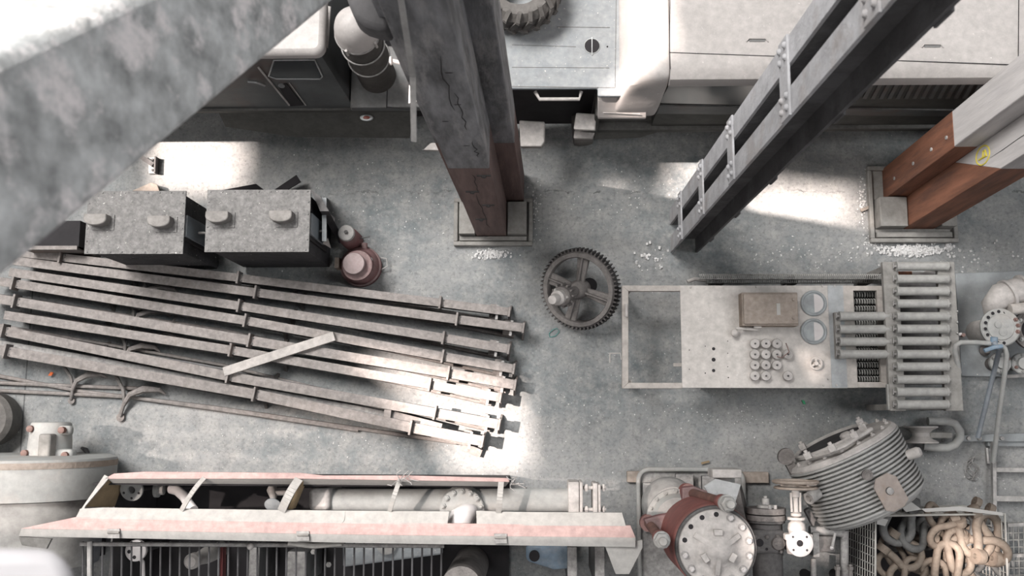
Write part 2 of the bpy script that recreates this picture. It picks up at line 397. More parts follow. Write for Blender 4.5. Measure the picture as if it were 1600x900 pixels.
# riveted iron column --------------------------------------------------
t = thing('riveted_column', 'riveted iron lattice column with batten plates and slotted whitewashed side', 'column', P(1068, 360, 0))
A = P(1046, 327); B = P(1047, 395); Cc = P(1090, 393)
lean = (.009, -.002)
x0 = A.x; x1 = Cc.x; yS = B.y; yN = A.y; ft = .014
def seg(xa, xb, ya, yb, m_, nm):
    q = [(xa, ya), (xb, ya), (xb, yb), (xa, yb)]
    return MB().hexa(*leaning(q, 0, 5.3, lean)).build(nm, m_, t, bevel=.002)
fw = .105
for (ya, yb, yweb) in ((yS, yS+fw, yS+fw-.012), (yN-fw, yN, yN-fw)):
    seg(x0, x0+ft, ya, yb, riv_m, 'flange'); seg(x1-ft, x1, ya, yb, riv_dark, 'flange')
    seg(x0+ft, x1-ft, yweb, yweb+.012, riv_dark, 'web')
for z in (.45, 1.15, 1.88, 2.78, 3.62, 4.4):
    z0, z1 = z-.055, z+.055
    f = lambda x, y, zz: V((x+lean[0]*zz, y+lean[1]*zz, zz))
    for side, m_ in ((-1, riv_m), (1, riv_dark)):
        xa = x0-.010 if side < 0 else x1; 
        k = [(xa, yS-.004), (xa+.010, yS-.004), (xa+.010, yN+.004), (xa, yN+.004)]
        pl = MB().hexa([f(x, y, z0) for x, y in k], [f(x, y, z1) for x, y in k]).build('batten_plate', m_, t, bevel=.002)
        b = MB(); xr = x0-.010 if side < 0 else x1+.010
        for y in (yS+.03, yS+.075, yN-.075, yN-.03):
            for zz in (z-.033, z+.033): b.lathe([(.013, 0), (.012, .006), (.007, .011)], f(xr, y, zz), (side, 0, 0), 10)
        b.build('rivets', m_, pl)

# blurred brace beam close to the camera -------------------------------
nearL, nearU = (-140, 560), (-140, 151)
farL, farU = (640, -95), (640, -196)
za, zf = 4.80, 3.0
p1, p2 = P(*nearL, za), P(*nearU, za+.02); p5, p6 = P(*farL, zf), P(*farU, zf+.02)
p5 = p1.lerp(p5, .88); p6 = p2.lerp(p6, .88)
def depth_of(p, q, w1):  # box edges going away from the camera
    ax = (q-p).normalized(); d = w1.cross(ax).normalized(); return d if d.z < 0 else -d
d1 = depth_of(p1, p5, (p2-p1)); wv = (p2-p1).normalized()
d = (d1*.22+wv*.10)
d0 = V((0, 0, 0))
pr = [p1, p2, p2+d, p1+d]; qr = [p5, p6, p6+d, p5+d]
o = MB().hexa(pr, qr).build('brace_beam', weather_wood, None, bevel=.02)
tag(o, 'huge blurred weathered timber brace crossing the upper left corner', 'beam')
# dark brace end at the top beside the centre post
t = thing('brace_end', 'dark timber brace end with rounded underside at the top edge beside the post', 'beam', P(580, 20, 3.2))
b = MB(); b.slab(PP([(520, -60), (600, -60), (609, 47), (590, 45), (570, 39), (554, 29), (546, 10)], 2.9), .12); b.build('timber', riv_dark, t, bevel=.02)
# hanging strap
t = thing('hanging_strap', 'long thin steel strap hanging in front of the grey timber post', 'strap', P(647, 220, 2.1))
b = MB(); b.bar(P(647, 221, 3.0), P(645, 120, 3.2), .020, .008); b.bar(P(645, 120, 3.2), P(622, -30, 3.6), .019, .008); b.build('strap', steel_pale, t, bevel=.002)
# pale box and pin lit beside the post
t = thing('wall_bracket', 'pale pink lit bracket box with a pin on the left side of the grey post', 'bracket', P(645, 150, 1.9))
b = MB(); b.hexa(PP([(639, 164), (658, 160), (650, 118), (641, 114)], 1.85), PP([(638, 162), (656, 158), (648, 116), (640, 112)], 1.98)); b.build('box', white_p, t, bevel=.003)
b = MB(); b.tube([P(612, 95, 1.95), P(636, 100, 1.93)], .010, 8); b.lathe([(.004, 0), (.02, .004), (.02, .012), (.004, .02)], P(608, 95, 1.95), (1, 0, 0), 12); b.build('pin', white_p, t)
b = MB(); b.bar(P(655, 50, 2.25), P(638, 112, 1.9), .012, .03); b.build('wooden_edge', tan, t)

# ------------------------------------------------------------------ vehicles at the top
def seam(b, pts, z, w_=.004, h=.002):
    for i in range(len(pts)-1): b.bar(P(*pts[i], z), P(*pts[i+1], z), w_, h)
# right, cream vehicle
YS = 1.85; zr = 1.22; zd = .93
t = thing('cream_van', 'cream vintage van with flat roof panels and dark side window at upper right', 'vehicle', (1.6, 2.4, 0))
xl = P(1047, 60, zr).x; xr = 3.9; yN = 4.2
roof_y = P(1250, 104, zr).y
# body cross-section (y, z) extruded along x: rounded roof edge, wall, sill
def extr(prof, xa, xb, name, m_, bev=0, par=None):
    return MB().hexa([(xa, y, z) for y, z in prof], [(xb, y, z) for y, z in prof]).build(name, m_, par or t, bevel=bev)
re = roof_y+.03
prof = [(yN, zr), (re, zr), (re-.045, zr-.008), (re-.085, zr-.035), (re-.10, zr-.075), (re-.10, zr-.10), (yN, zr-.10)]
extr(prof, xl, xr, 'roof', cream)
wy = re-.075
extr([(yN, zr-.101), (wy, zr-.101), (YS-.03, .78), (YS-.035, .36), (yN, .36)], xl+.0, xr, 'side_wall', skirt_m)
# window, louvres
def onwall(px, py):      # point on sloping upper wall
    best = None
    for i in range(80):
        z = .36+(zr-.46)*i/79
        y = wy+(YS-.03-wy)*((zr-.101-z)/(zr-.101-.78)) if z > .78 else YS-.033
        q = P(px, py, z); e_ = abs(q.y-y)
        if best is None or e_ < best[0]: best = (e_, V((q.x, y, z)))
    return best[1]
def wallpatch(b, pts, off=.006):
    q = [onwall(*p_) for p_ in pts]; nrm = V((0, -1, .35)).normalized()
    b.hexa([p_ for p_ in q], [p_+nrm*off for p_ in q])
b = MB(); wallpatch(b, [(1047, 119), (1195, 122), (1172, 163), (1030, 160)]); b.build('window', glass, t)
b = MB()
for i in range(26):
    x = 1205+i*13; wallpatch(b, [(x, 126), (x+6, 126), (x-8, 152), (x-14, 152)], .012)
b.build('louvre_panel', carside, t)
b = MB()
wallpatch(b, [(1030, 163), (1560, 172), (1560, 180), (1026, 175)], .012); b.build('waist_moulding', carside, t)
b = MB(); b.box(xl-.35, xr, YS-.06, YS+.0, .30, .36); b.build('sill', skirt_m, t, bevel=.01)
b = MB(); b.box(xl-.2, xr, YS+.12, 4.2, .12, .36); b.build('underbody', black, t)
# roof seams and recessed handles
b = MB(); seam(b, [(1047, -30), (1046, 82), (1047, 108)], zr+.001); seam(b, [(1046, 82), (1215, 88), (1580, 101)], zr+.001); seam(b, [(1592, -20), (1591, 100)], zr+.001)
b.build('panel_seam', black, t)
for hx, hy in ((1183, 63), (1457, 72)):
    hb = MB(); c0 = P(hx, hy, zr+.001)
    hb.lathe([(.062, 0), (.058, .004), (.052, .004)], c0, (0, 0, 1), 24, sx=1); 
    hb.b.free(); hb = MB(); hb.tube([P(hx-17, hy+2, zr+.003), P(hx-13, hy-3, zr+.006), P(hx+13, hy-3, zr+.006), P(hx+17, hy+2, zr+.003)], .004, 8); hb.build('handle', cream, t)
    hb = MB(); hb.slab(PP([(hx-13, hy-2), (hx+14, hy-2), (hx+12, hy+2), (hx-12, hy+2)], zr+.003), .003); hb.build('handle_slot', carside, t)
# front shoulder (curved cream panel) between roof and deck
xs = [P(x, 60, z).x for x, z in ((1047, zr), (1030, zr), (1008, zr-.01), (992, zr-.05), (984, zr-.14), (978, zd+.04), (966, zd))]
zs_ = [zr, zr+.0, zr-.012, zr-.05, zr-.13, zd+.05, zd]
def ys_at(i):            # wing flares out and down to the corner
    return [re-.10, re-.10, re-.10, re-.09, re-.06, YS+.02, YS][i]
b = MB(); rows = []
for i in range(7):
    y_ = ys_at(i); z = zs_[i]
    row = [(xs[i], yN, z), (xs[i], y_+.12, z), (xs[i]-(.0 if i < 1 else .01), y_+.05, z-.012), (xs[i]-(.0 if i < 1 else .03), y_, z-.05)]
    down = [(xs[i]-(.0 if i < 1 else .05), P(1000, 160, .85).y, max(.82, z-.26)), (xs[i]-(.02 if i < 1 else .07), P(1000, 184, .74).y, .74), (xs[i]-(.02 if i < 1 else .07), YS-.03, .55)]
    rows.append([b.b.verts.new(V(p_)) for p_ in row+down])
for i in range(6):
    for k in range(6): b.b.faces.new((rows[i][k], rows[i+1][k], rows[i+1][k+1], rows[i][k+1]))
fs = b.build('front_shoulder', cream, t, ang=60); fs.modifiers.new('solid', 'SOLIDIFY').thickness = .015
sd = fs.modifiers.new('sub', 'SUBSURF'); sd.levels = 2; sd.render_levels = 2
b = MB(); b.slab([P(976, 141, zd+.06), P(990, 112, zd+.10), P(996, 115, zd+.10), P(984, 143, zd+.06)], .01); b.build('vent_trim', chrome, t)
# deck in front of the cab
dx0 = P(770, 70, zd).x; dx1 = P(968, 70, zd).x; dy0 = P(880, 138, zd).y
recx = P(934, 150, zd).x; ry = P(900, 190, .93).y
b = MB(); b.prism([(dx0-.1, dy0), (recx, dy0), (recx, YS-.04), (dx1+.05, YS-.04), (dx1+.05, yN), (dx0-.1, yN)], zd-.03, zd); b.build('deck_lid', bluegrey, t, bevel=.008)
b = MB(); seam(b, [(963, -10), (961, 137), (800, 135)], zd+.001, .003); seam(b, [(800, 105), (952, 106)], zd+.001, .003); seam(b, [(800, 70), (900, 73)], zd+.001, .003); seam(b, [(870, 42), (953, 43)], zd+.001, .004)
b.build('panel_seam', carside, t)
c0 = P(925, 72, zd); hb = MB(); hb.lathe([(.001, 0.0015), (.043, .0015)], c0, (0, 0, 1), 32, cap=False); hb.build('filler_hole', black, t)
hb = MB(); hb.tube(ring_pts(c0+V((0, 0, .002)), .045, 32), .003, 6, True); hb.bar(P(925, 58, zd+.006), P(925, 86, zd+.006), .006, .004); hb.build('filler_rim', chrome, t)
hb = MB(); hb.cyl(P(949, 73, zd), (0, 0, 1), .005, .002, 10); hb.build('filler_screw', black, t)
# corner pillar and front recess
b = MB(); b.slab([P(934, 184, .74), P(1010, 184, .74), P(1012, 136, zd+.003), P(934, 138, zd+.003)], .03); b.build('corner_panel', cream, t, bevel=.006)
b = MB(); b.box(recx, recx+.03, P(934, 184, .74).y+.02, dy0+.05, .34, .72); b.build('corner_pillar', skirt_m, t, bevel=.01)
b = MB(); b.bar(P(942, 176, .78), P(1000, 178, .78), .004, .004); b.build('panel_seam', steel, t)
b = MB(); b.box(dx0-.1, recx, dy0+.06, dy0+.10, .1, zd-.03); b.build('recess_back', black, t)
b = MB(); hp = PP([(836, 143), (843, 155), (905, 155), (908, 143)], zd-.06); b.tube(hp, .011, 10); b.build('grab_handle', castp, t, ang=60)
b = MB(); b.hexa(PP([(898, 205), (931, 205), (931, 180), (903, 178)], .45), PP([(896, 202), (930, 204), (932, 178), (900, 176)], .62)); b.build('step_box', castp, t, bevel=.008)
b = MB(); b.hexa(PP([(897, 218), (926, 218), (930, 208), (900, 204)], .34), PP([(896, 216), (925, 216), (930, 207), (897, 204)], .40)); b.build('step', castp, t, bevel=.006)
b = MB(); b.lathe([(.10, 0), (.11, .03), (.11, .09), (.10, .12)], P(895, 203, .22), (1, .1, 0), 32); b.build('front_wheel', rubber, t)
b = MB(); b.hexa([P(934, 187, .37), P(1092, 187, .37), P(1000, 215, .22), P(928, 218, .22)], [p_+V((0, .05, 0)) for p_ in (P(934, 187, .37), P(1092, 187, .37), P(1000, 215, .22), P(928, 218, .22))]); b.build('lower_skirt', skirt_m, t)
lc = P(958, 195, .34)+V((0, -.012, 0)); b = MB(); b.lathe([(.022, 0), (.020, .008), (.015, .010)], lc, (0, -.3, .95), 28, sx=2); 
lam = b.build('side_lamp', chrome, t); b = MB(); b.lathe([(.013, .006), (.009, .014), (.002, .016)], lc, (0, -.3, .95), 24, sx=2); b.build('lamp_lens', lampred, lam)
# bumper between the vehicles, behind the post
MB().hexa(PP([(815, 232), (847, 232), (852, 224), (852, 192), (812, 190)], .42), PP([(813, 229), (846, 229), (851, 221), (851, 190), (811, 188)], .50)).build('bumper', castp, t, bevel=.008)
left_bumper = MB().hexa(PP([(662, 236), (720, 238), (720, 224), (674, 225)], .40), PP([(661, 234), (719, 236), (719, 222), (673, 223)], .44)).build('bumper', castp, None, bevel=.004)
# tyre lying on the deck
t = thing('tractor_tyre', 'big treaded tractor tyre lying on the blue grey deck at the top edge', 'tyre', P(820, 5, zd))
tc = P(812, -16, zd+.12); R0 = .225
b = MB(); b.lathe([(R0*.55, -.08), (R0*.85, -.10), (R0, -.06), (R0*1.02, 0), (R0, .06), (R0*.85, .10), (R0*.55, .08), (R0*.5, 0), (R0*.55, -.08)], tc, (.0, 0, 1), 56, cap=False); b.build('casing', rubber, t)
b = MB()
for i in range(20):
    a_ = 2*PI*i/20
    f = lambda r, a2, z: tc+V((r*math.cos(a2), r*math.sin(a2), z))
    for sg in (-1, 1):
        oo = .12 if sg > 0 else 0
        b.bar(f(R0*1.02, a_+oo, 0), f(R0*1.0, a_+oo+.16, sg*.065), .024, .03, up=V((math.cos(a_), math.sin(a_), 0)))
        b.bar(f(R0*1.0, a_+oo+.16, sg*.065), f(R0*.82, a_+oo+.22, sg*.105), .024, .03, up=V((math.cos(a_), math.sin(a_), .6*sg)))
b.build('tread', rubber, t)

# left, dark vehicle
t = thing('dark_truck', 'dark old truck cab with pale roof corner and chromed side window at upper left', 'vehicle', P(440, 150, 0))
left_bumper.parent = t; left_bumper.matrix_parent_inverse = Matrix.Translation(-t.location)
zr2 = 1.25; xa = P(300, 60, zr2).x; xb = P(506, 60, zr2).x; yr = P(440, 84, zr2).y
b = MB()
cor = [(xb-.06+.06*math.sin(k*PI/10), yr+.06-.06*math.cos(k*PI/10)) for k in range(6)]
outl = [(xa-1.0, yr)]+cor+[(xb, 4.2), (xa-1.0, 4.2)]
b.prism(outl, zr2-.10, zr2); b.build('roof', cream, t, bevel=.03)
YL = P(450, 165, .55).y
x540 = P(548, 140, .9).x
b = MB(); b.hexa([(xa-1, yr+.02, zr2-.1), (xb-.03, yr+.02, zr2-.1), (xb-.03, 4.2, zr2-.1), (xa-1, 4.2, zr2-.1)], [(xa-1, YL, .50), (xb+.02, YL, .50), (xb+.02, 4.2, .50), (xa-1, 4.2, .50)]); b.build('side_wall', carside, t)
def wl(px, py, off=.0):
    best = None
    for i in range(100):
        z = .50+(zr2-.6)*i/99; y = YL+(yr+.02-YL)*(z-.5)/(zr2-.6); q = P(px, py, z); e_ = abs(q.y-y)
        if best is None or e_ < best[0]: best = (e_, V((q.x, y-off, z+off*.2)))
    return best[1]
b = MB(); pts = [(428, 92), (492, 92), (504, 118), (500, 122), (432, 122), (420, 118)]; b.hexa([wl(*p_) for p_ in pts], [wl(*p_, .004) for p_ in pts]); b.build('window', glass, t)
b = MB(); b.tube([wl(*p_, .006) for p_ in pts], .005, 8, True); b.build('window_frame', chrome, t)
b = MB(); pts = [(434, 132), (448, 130), (474, 163), (454, 165)]; b.hexa([wl(*p_) for p_ in pts], [wl(*p_, .006) for p_ in pts]); b.build('door_gap', black, t)
b = MB(); b.tube([wl(404, 104, .006), wl(452, 163, .006)], .006, 8); b.tube([wl(452, 128, .006), wl(478, 163, .006)], .003, 6); b.build('door_edge', castp, t)
b = MB(); b.tube([wl(388, 125, .01), wl(402, 124, .02), wl(414, 131, .012)], .008, 8); b.lathe([(.02, 0), (.02, .006)], wl(440, 132, .004), (0, -1, .3), 16); b.build('door_handle', chrome, t)
b = MB(); b.box(xa-1.0, P(640, 170, .5).x, YL-.015, YL+.02, .46, .50); b.build('sill', skirt_m, t)
# rear body behind cab: low deck with seam
xd = P(680, 150, .62).x
b = MB(); yd0 = P(600, 168, .62).y; b.box(xb+.02, xd, yd0, 2.25, .55, .62); b.build('deck_plate', carside, t, bevel=.008)
b = MB(); b.bar(P(606, 122, .623), P(604, 169, .623), .006, .002); b.bar(P(604, 167, .625), P(650, 172, .625), .004, .003); b.build('panel_seam', black, t)
b = MB(); y_ = P(480, 182, .45).y
b.hexa([P(340, 172, .46), P(352, 198, .30), P(460, 214, .22), P(640, 216, .22), P(650, 172, .46)], [p_+V((0, .08, 0)) for p_ in (P(340, 172, .46), P(352, 198, .30), P(460, 214, .22), P(640, 216, .22), P(650, 172, .46))]); b.build('lower_skirt', skirt_m, t)
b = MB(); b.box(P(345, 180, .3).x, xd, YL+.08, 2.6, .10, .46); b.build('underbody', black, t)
lc = P(573, 181, .42)+V((0, -.012, 0)); b = MB(); b.lathe([(.022, 0), (.020, .008), (.015, .010)], lc, (0, -.3, .95), 28, sx=2); lam = b.build('side_lamp', chrome, t)
b = MB(); b.lathe([(.013, .006), (.009, .014), (.002, .016)], lc, (0, -.3, .95), 24, sx=2); b.build('lamp_lens', lampred, lam)
b = MB(); b.tube([P(515, 10, 1.2), P(512, 55, 1.15), P(510, 76, 1.05)], .009, 8); b.build('gutter_pipe', castp, t)
# domed canister behind the cab
t = thing('domed_canister', 'upright round canister with pale domed lid behind the dark truck cab', 'canister', P(585, 120, .62))
zt = 1.30; cT = P(556, 46, zt); rr = ps(36, zt)
b = MB(); b.lathe([(rr*.96, -.68), (rr*.96, -.40), (rr*1.0, -.39), (rr*1.0, -.37), (rr*.96, -.36), (rr*.96, -.14), (rr*.9, -.06)], cT, (0, 0, 1), 48); b.build('body', mat('canister_paint', (.06, .055, .05), dust=.3, bump=.2), t)
b = MB(); b.lathe([(rr*1.03, -.06), (rr*1.03, -.02), (rr, -.01), (rr*.96, .03), (rr*.85, .075), (rr*.6, .12), (rr*.3, .14), (.002, .147)], cT, (0, 0, 1), 48); b.build('domed_lid', cream, t, ang=60)
for dz in (-.04, -.2, -.38):
    b = MB(); b.tube(ring_pts(cT+V((0, 0, dz)), rr*1.035, 40), .005, 6, True); b.build('band', steel, t)
for a_ in (-2.0, -.6, .5, 2.4):
    b = MB(); q = cT+V((rr*1.07*math.cos(a_), rr*1.07*math.sin(a_), -.03)); b.tube([q+V((0, 0, -.04)), q+V((0, 0, .02))], .008, 8); b.build('clip', castp, t)

# ------------------------------------------------------------------ two steel cabinets with round caps
def steel_cabinet(label, x0, y0, x1, y1, caps, side_dark):
    zc_ = .72
    p = P(x0, y1, zc_); q = P(x1, y0, zc_)
    t = thing('steel_cabinet', label, 'cabinet', ((p.x+q.x)/2, (p.y+q.y)/2, 0), 'dusty steel cabinets')
    b = MB(); b.box(p.x+.012, q.x-.03, p.y+.02, q.y-.01, .04, zc_-.012); b.build('body', cab_m, t, bevel=.006)
    b = MB(); b.box(p.x, q.x, p.y, q.y, zc_-.012, zc_); lid = b.build('lid', cab_m, t, bevel=.003)
    b = MB()
    for i in range(9):
        for yy in (p.y+.012, q.y-.012): b.lathe([(.005, 0), (.004, .004)], (p.x+.02+(q.x-p.x-.04)*i/8, yy, zc_), n=8)
    for i in range(1, 5):
        for xx in (p.x+.012, q.x-.012): b.lathe([(.005, 0), (.004, .004)], (xx, p.y+(q.y-p.y)*i/5, zc_), n=8)
    b.build('rivets', cab_m, lid)
    b = MB(); b.box(q.x-.029, q.x-.012, p.y+.09, p.y+.25, .2, zc_-.02); b.build('side_door', dark, t, bevel=.003)
    b = MB(); b.box(q.x-.011, q.x+.004, p.y+.11, p.y+.24, .35, zc_-.03); b.build('hinge_plate', bluegrey, t, bevel=.002)
    b = MB(); b.tube([(q.x-.01, p.y+.17, .50), (q.x+.05, p.y+.17, .50)], .008, 8); b.build('latch', steel_pale, t)
    for sx in (p.x+.05, q.x-.06):
        for sy in (p.y+.06, q.y-.05):
            b = MB(); b.box(sx-.02, sx+.02, sy-.02, sy+.02, 0, .04); b.build('foot', dark, t)
    for cx, cy in caps:
        c0 = P(cx, cy, zc_)
        b = MB(); b.box(c0.x-.045, c0.x+.085, c0.y-.058, c0.y+.035, zc_, zc_+.006); fl = b.build('cap_flange', cab_m, t, bevel=.001)
        b = MB()   # half round hooded cap, open end to the south
        prof = [(-.058, 0), (-.055, .03), (-.04, .052), (-.015, .062), (.015, .062), (.04, .052), (.055, .03), (.058, 0)]
        hd = [(-.066, .028), (-.068, -.004)]+[(-.066*math.cos(PI*i/10), -.008-.032*math.sin(PI*i/10)) for i in range(1, 10)]+[(.068, -.004), (.066, .028)]
        b.hexa([(c0.x+x, c0.y+y, zc_+.006) for x, y in hd], [(c0.x+x, c0.y+y, zc_+.075) for x, y in hd]); b.build('round_cap', mat('cap_dust', (.20, .19, .18), dust=.9, dustc=(.26, .245, .23)), t, bevel=.006)
    return t
ca = steel_cabinet('left steel cabinet with two round caps, half under the blurred beam', 131, 298, 291, 397, [(157, 345), (255, 348)], 0)
cb = steel_cabinet('right steel cabinet with two round caps, beside the small red lantern', 319, 296, 486, 394, [(345, 341), (443, 340)], 0)
# leaning plates behind / beside
def flat(name, label, cat, pts, t_, m_, bev=.002):
    o = MB().slab(pts, t_).build(name, m_, None, bevel=bev); tag(o, label, cat); return o
pts = [P(425, 299, .45), P(463, 272, .60), P(473, 284, .55), P(445, 297, .45)]
flat('bent_plate', 'dark bent steel flap sticking up behind the right steel cabinet', 'metal plate', [P(423, 300, .05), P(463, 273, .12), P(470, 284, .12), P(447, 298, .05)], .012, black)
flat('bent_plate', 'low dark pointed flap behind the middle of the right steel cabinet', 'metal plate', [P(340, 298, .05), P(400, 287, .10), P(413, 297, .05)], .012, black)
t = thing('tall_frame', 'dark upright steel frame strip with gusset right of the steel cabinets', 'frame', P(520, 350, 0))
x_ = P(508, 350, .6).x
b = MB(); b.hexa([P(489, 300, .02), P(497, 306, .02), P(538, 376, .02), P(530, 380, .02)], [P(486, 297, .62), P(500, 306, .62), P(514, 330, .62), P(500, 330, .62)]); b.build('frame_side', dark, t)
b = MB(); b.hexa(PP([(504, 309), (511, 309), (511, 378), (504, 380)], .0), PP([(503, 309), (510, 309), (510, 377), (503, 377)], .55)); b.build('upright_plate', bluegrey, t)
b = MB(); b.slab([P(512, 331, .5), P(523, 340, .35), P(521, 356, .3), P(518, 355, .3)], .01); b.build('gusset', steel_pale, t)
b = MB(); b.slab([P(504, 380, .5), P(517, 388, .3), P(512, 372, .5)], .01); b.build('gusset', castp, t)
t = thing('dark_trough', 'dark low steel trough at the left end of the steel cabinets', 'trough', P(95, 370, 0))
b = MB(); b.box(P(40, 380, .3).x, P(128, 380, .3).x-.02, P(60, 388, .3).y, P(60, 345, .3).y, 0, .3); b.build('trough_body', black, t)
b = MB(); b.box(P(40, 380, .3).x, P(128, 380, .3).x-.02, P(60, 390, .32).y, P(60, 384, .32).y, 0, .32); b.build('trough_rim', rail_m, t)
o = MB().hexa(PP([(208, 299), (236, 287), (246, 290), (250, 302)], 0), PP([(206, 298), (236, 285), (246, 288), (250, 300)], .08)).build('rusty_block', box_m, None, bevel=.006); tag(o, 'small rusty block behind the left steel cabinet', 'block')
t = thing('bolted_bracket', 'small angle bracket with two bolts on the sunlit floor behind the left cabinet', 'bracket', P(238, 258, 0))
b = MB(); b.slab(PP([(232, 246), (245, 246), (245, 271), (232, 271)], .02), .015); b.build('plate', card_m, t); b = MB(); b.bar(P(245, 246, .03), P(244, 271, .03), .010, .06); b.bar(P(222, 246, .04), P(240, 258, .04), .03, .03); b.build('angle', dark, t)
for yy in (250, 266):
    b = MB(); b.lathe([(.009, 0), (.007, .012)], P(239, yy, .02), n=10); b.build('bolt', dark, t)

# ------------------------------------------------------------------ small jar lamp and red lantern
t = thing('small_lamp', 'small grey capped cylinder lamp beside the red brown lantern', 'lamp', P(552, 378, 0))
c0 = P(553, 378, 0); 
b = MB(); b.lathe([(.062, 0), (.066, .02), (.064, .16), (.05, .20), (.04, .22)], c0); b.build('glass_body', redbrown, t)
b = MB(); b.lathe([(.045, .27), (.052, .272), (.054, .285), (.048, .297), (.012, .30)], V((P(541, 364, .29).x, P(541, 364, .29).y, 0))); b.build('cap', steel_pale, t)
b = MB(); b.hexa(ring_pts(c0+V((0, 0, .2)), .042, 12), ring_pts(V((P(541, 364, .27).x, P(541, 364, .27).y, .272)), .045, 12)); b.build('neck', steel, t)
b = MB(); b.hexnut(V((P(541, 363, .3).x, P(541, 363, .3).y, .298)), (0, 0, 1), .014, .02); b.build('nut', dark, t)
b = MB(); b.tube([c0+V((.06, 0, .12)), c0+V((.09, 0, .14)), c0+V((.13, .01, .13))], .004, 6); b.build('wire', dark, t)
t = thing('ship_lantern', 'red brown round lantern with pale pink flat cap on the floor', 'lantern', P(565, 417, 0))
c0 = P(566, 418, 0); c1 = P(556, 413, .30)
b = MB(); b.lathe([(.125, 0), (.135, .02), (.135, .06), (.125, .07), (.12, .10), (.105, .13), (.10, .14)], c0, n=48); b.build('base', redbrown, t)
b = MB(); b.hexa(ring_pts(c0+V((0, 0, .14)), .10, 36), ring_pts(V((c1.x, c1.y, .24)), .085, 36)); b.build('body', redbrown, t, ang=30)
b = MB(); b.lathe([(.09, .0), (.096, .01), (.096, .03), (.088, .035)], V((c1.x, c1.y, .23)), n=48); b.build('collar', redbrown, t)
b = MB(); b.lathe([(.066, 0), (.070, .02), (.070, .05), (.066, .056), (.03, .062), (.01, .068)], V((c1.x-.012, c1.y+.004, .26)), n=48); b.build('cap', mat('pink_dust', (.28, .21, .205), dust=.6, dustc=(.34, .29, .285)), t)
b = MB(); q = c0+V((.075, .02, .14)); b.tube(ring_pts(q+V((0, 0, .03)), .018, 16), .006, 8, True); b.cyl(q, (0, 0, 1), .010, .05, 12); b.build('lifting_eye', steel_pale, t)
b = MB(); b.tube([c0+V((.13, .06, .03)), c0+V((.17, .05, .05)), c0+V((.175, 0, .05)), c0+V((.13, -.02, .03))], .005, 8); b.build('side_handle', steel_pale, t)
b = MB(); b.obox(c0+V((-.14, .01, .09)), .03, .07, .10); b.build('hinge_block', box_m, t, bevel=.004)
b = MB(); b.cyl(c0+V((0.03, .105, .10)), (0, 1, 0), .02, .04, 12); b.build('spout', redbrown, t)

# ------------------------------------------------------------------ guide rails
RAILS = [ # left end, joint, joint, right end, width px, label
 ([(20, 394), (96, 402), (373, 434), (688, 473), (794, 487)], 13, 'top dusty steel rail nearest the steel cabinets'),
 ([(20, 407), (400, 457), (714, 499), (816, 512)], 14, 'second dusty rail from the top, reaching furthest right'),
 ([(14, 425), (374, 478), (693, 528), (793, 545)], 14, 'third dusty rail below the steel cabinets'),
 ([(-20, 437), (22, 443), (384, 501), (692, 557), (801, 576)], 14, 'fourth dusty rail, with a clamp right above the plank end'),
 ([(-30, 463), (24, 471), (390, 532), (701, 583), (803, 601)], 15, 'fifth dusty rail, crossed by the middle of the short plank'),
 ([(6, 492), (361, 547), (672, 601), (780, 621)], 14, 'sixth dusty rail, its end sunlit with open bracket'),
 ([(-30, 511), (6, 517), (357, 588), (680, 645), (778, 663)], 15, 'seventh dusty rail, under the left end of the short plank'),
 ([(-30, 542), (10, 549), (398, 616), (642, 668), (752, 689)], 16, 'lowest dusty rail nearest the pink boarded trough'),
]
ZR = .20
